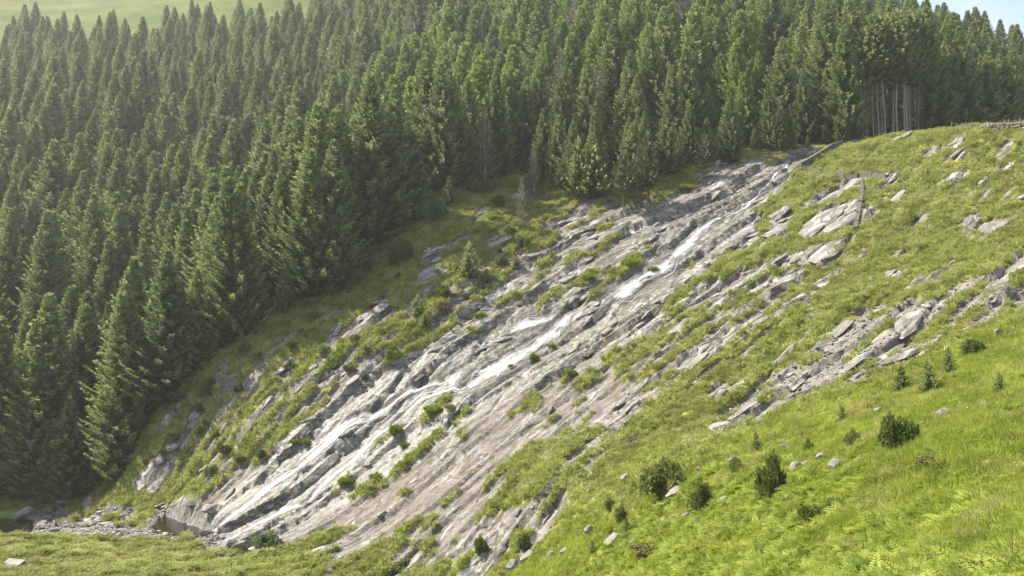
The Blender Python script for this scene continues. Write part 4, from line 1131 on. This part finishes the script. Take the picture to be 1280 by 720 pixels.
def fern(seed, nf=6, L=0.75):
    r = random.Random(seed); mb = MB()
    for k in range(nf):
        w = 6.283 * k / nf + r.gauss(0, .4); out = Vector((math.cos(w), math.sin(w), 0)); tan = Vector((-math.sin(w), math.cos(w), 0)); l = L * r.uniform(.7, 1.15); el = r.uniform(.5, 1.1)
        def at(s): return out * (l * s * math.cos(el * (1 - .5 * s))) + Vector((0, 0, l * (s * math.sin(el) - .42 * s * s)))
        mb.poly([tuple(at(0) - tan * .008), tuple(at(0) + tan * .008), tuple(at(1))])
        for j in range(9):
            s = .22 + .76 * j / 8; c = at(s); pl = l * .36 * (1 - s) ** .7 * (1 if j else .7) + .03; fw = (at(min(1, s + .05)) - at(s - .05)).normalized()
            for sg in (-1, 1):
                d = (tan * sg + fw * .35 + Vector((0, 0, r.uniform(-.25, .1)))).normalized(); wv = fw * .042 * (1.2 - s * .6)
                mb.poly([tuple(c - wv * .6), tuple(c + d * pl * .45 - wv), tuple(c + d * pl), tuple(c + d * pl * .5 + wv)])
    return mb
src_grass = [source('tuft', tuft(i, 34, .34, .20, .012, .55).mesh('tuft', m_lush)) for i in range(3)]
src_mid = [source('tuft', tuft(10 + i, 26, .42, .28, .022, .85).mesh('tuft', m_grass)) for i in range(3)]
src_moor = [source('tuft', tuft(20 + i, 30, .34, .26, .02, .9).mesh('tuft', m_moor)) for i in range(2)]
src_fern = [source('frond', fern(i).mesh('frond', m_fern)) for i in range(4)]
src_leaf = [source('leaf', bush_mesh(40 + i, m_fern, 260, flat=.5, clumps=7, leaf=.16)[1]) for i in range(2)]

def spread(n, xr, yr, seed):
    g = np.random.default_rng(seed)
    return g.uniform(xr[0], xr[1], n), g.uniform(yr[0], yr[1], n), g
def in_view(x, y, pad=280):
    px, py, f = project(x, y, gz(x, y))
    return (px > -pad) & (px < W + pad) & (py > -pad) & (py < H + pad * 1.6)
DX, DY = -UX, -UY
def rows(x, y, g, smin, smax, tip=0.0, zoff=0.0):
    n_ = len(x); s = g.uniform(smin, smax, n_) * (.65 + .8 * fbm(x / 1.1, y / 1.1, 2, 77))
    e = 0.4
    sx_ = (h0(x + e, y) - h0(x - e, y)) / (2 * e); sy_ = (h0(x, y + e) - h0(x, y - e)) / (2 * e)
    rx = np.arctan(sy_) * .7 + g.normal(0, .12, n_); ry = -np.arctan(sx_) * .7 + g.normal(0, .12, n_)
    return np.stack([x, y, gz(x, y) + zoff, rx, ry, g.uniform(0, 6.283, n_), s, s, s * g.uniform(.75, 1.25, n_)], -1)
def split(name, srcs, R, label):
    for i, s in enumerate(srcs):
        q = R[i::len(srcs)]
        if len(q): scatter(name, s, q, label, 'grass' if name == 'grass' else name)

# near meadow
x, y, g = spread(215000, (-6, 58), (5, 84), 1)
k = in_view(x, y) & (rock_s(x, y) < .4)
px, py, _ = project(x, y, gz(x, y))
meadow = (py > 395 + (1280 - px) * 0.42 + 120 * (fbm(x / 6, y / 6, 3, 7) - .5) + 50 * (g.random(len(x)) - .5)) 
dens = np.clip(40.0 / np.maximum(y, 1), .3, 1.0) ** 1.0
k &= meadow & (g.random(len(x)) < dens)
split('grass', src_grass, rows(x[k], y[k], g, .55, 1.15), 'bright green grass of the near meadow slope')
# slope grass between the slabs
x, y, g = spread(280000, (-76, 75), (45, 152), 2)
px, py, _ = project(x, y, gz(x, y))
meadow = (py > 395 + (1280 - px) * 0.42 + 120 * (fbm(x / 6, y / 6, 3, 7) - .5) + 50 * (g.random(len(x)) - .5)) & (x > -6)
k = in_view(x, y) & (rock_s(x, y) < .35) & ~meadow & (pool_s(x, y) < .1) & (y < forest_edge(x) + 8)
moor = fbm(x / 5, y / 5, 3, 41) > .60
split('grass', src_mid, rows(x[k & ~moor], y[k & ~moor], g, .6, 1.3), 'green tussock grass between the rock slabs')
split('grass', src_moor, rows(x[k & moor], y[k & moor], g, .6, 1.3), 'tawny moor grass and sedge between the rock slabs')
# bracken
x, y, g = spread(34000, (-2, 46), (7, 58), 3)
px, py, _ = project(x, y, gz(x, y))
patch = fbm(x / 4.5, y / 4.5, 3, 45)
k = in_view(x, y) & (rock_s(x, y) < .3) & (patch > .60 - .30 * smooth(560, 700, py)) & (py > 470 + (1280 - px) * .30)
split('bracken', src_fern, rows(x[k], y[k], g, .45, .95), 'fresh yellow green bracken covering the near meadow')
x, y, g = spread(26000, (-2, 46), (7, 60), 4)
px, py, _ = project(x, y, gz(x, y))
patch = fbm(x / 3.5, y / 3.5, 3, 46)
k = in_view(x, y) & (rock_s(x, y) < .3) & (patch > .52) & (py > 500 + (1280 - px) * .25)
split('undergrowth', src_leaf, rows(x[k], y[k], g, .16, .42, zoff=-.02), 'low leafy plants among the bracken')
# gravel of the streambed and chips on the scree
src_stone = [source('pebble', stone_meshes[i]) for i in range(3)]
x, y, g = spread(16000, (x0, x1), (y0, y1), 5)
k = (bed_s(x, y) > .5) & (pool_s(x, y) < .2)
split('gravel', src_stone, rows(x[k], y[k], g, .07, .26, zoff=.03), 'loose grey gravel of the streambed')
sw = poly_world(scree)
x, y, g = spread(4500, (sw[:, 0].min(), sw[:, 0].max()), (sw[:, 1].min(), sw[:, 1].max()), 6)
k = (scree_s(x, y) > .5) & (rock_s(x, y) > .4)
split('rubble', src_stone, rows(x[k], y[k], g, .05, .22, zoff=.02), 'pale rubble lying on the scree')

# the tall fern at the meadow's edge
for px, py, lab in [(1266,712,'tall upright fern with rusty stem in the bracken')]:
    p = ground(px, py)
    root = link('fern_plant', None, loc=tuple(p), label=lab, cat='fern')
    mb = fern(77, 7, 1.05); link('frond', mb.mesh('frond', m_fern), parent=root)
    st = MB(); st.tube((0, 0, -.1), (.02, .05, .75), .018, .008, 5); link('stem', st.mesh('stem', m_rust_stem), parent=root)

# ------------------------------------------------------------------ summer haze between the valley sides
lo = Vector((-400, -60, float(Z.ravel()[used].min()) - 1.5)); hi = Vector((350, 720, float(Z.ravel()[used].max()) + 28))
mb = MB()
c8 = [(x_, y_, z_) for x_ in (lo.x, hi.x) for y_ in (lo.y, hi.y) for z_ in (lo.z, hi.z)]
mb.v = c8; mb.f = [(0, 1, 3, 2), (4, 6, 7, 5), (0, 4, 5, 1), (2, 3, 7, 6), (1, 5, 7, 3), (0, 2, 6, 4)]; mb.m = [0] * 6
m_haze, nt = mat('haze_air')
vp = N(nt, 'ShaderNodeVolumePrincipled'); vp.inputs['Color'].default_value = (0.93, 0.96, 0.92, 1); vp.inputs['Density'].default_value = 0.00021; vp.inputs['Anisotropy'].default_value = 0.35
nt.links.new(vp.outputs['Volume'], N(nt, 'ShaderNodeOutputMaterial').inputs['Volume'])
link('haze', mb.mesh('haze', m_haze), kind='stuff', label='thin bright summer haze in the valley air', cat='haze')
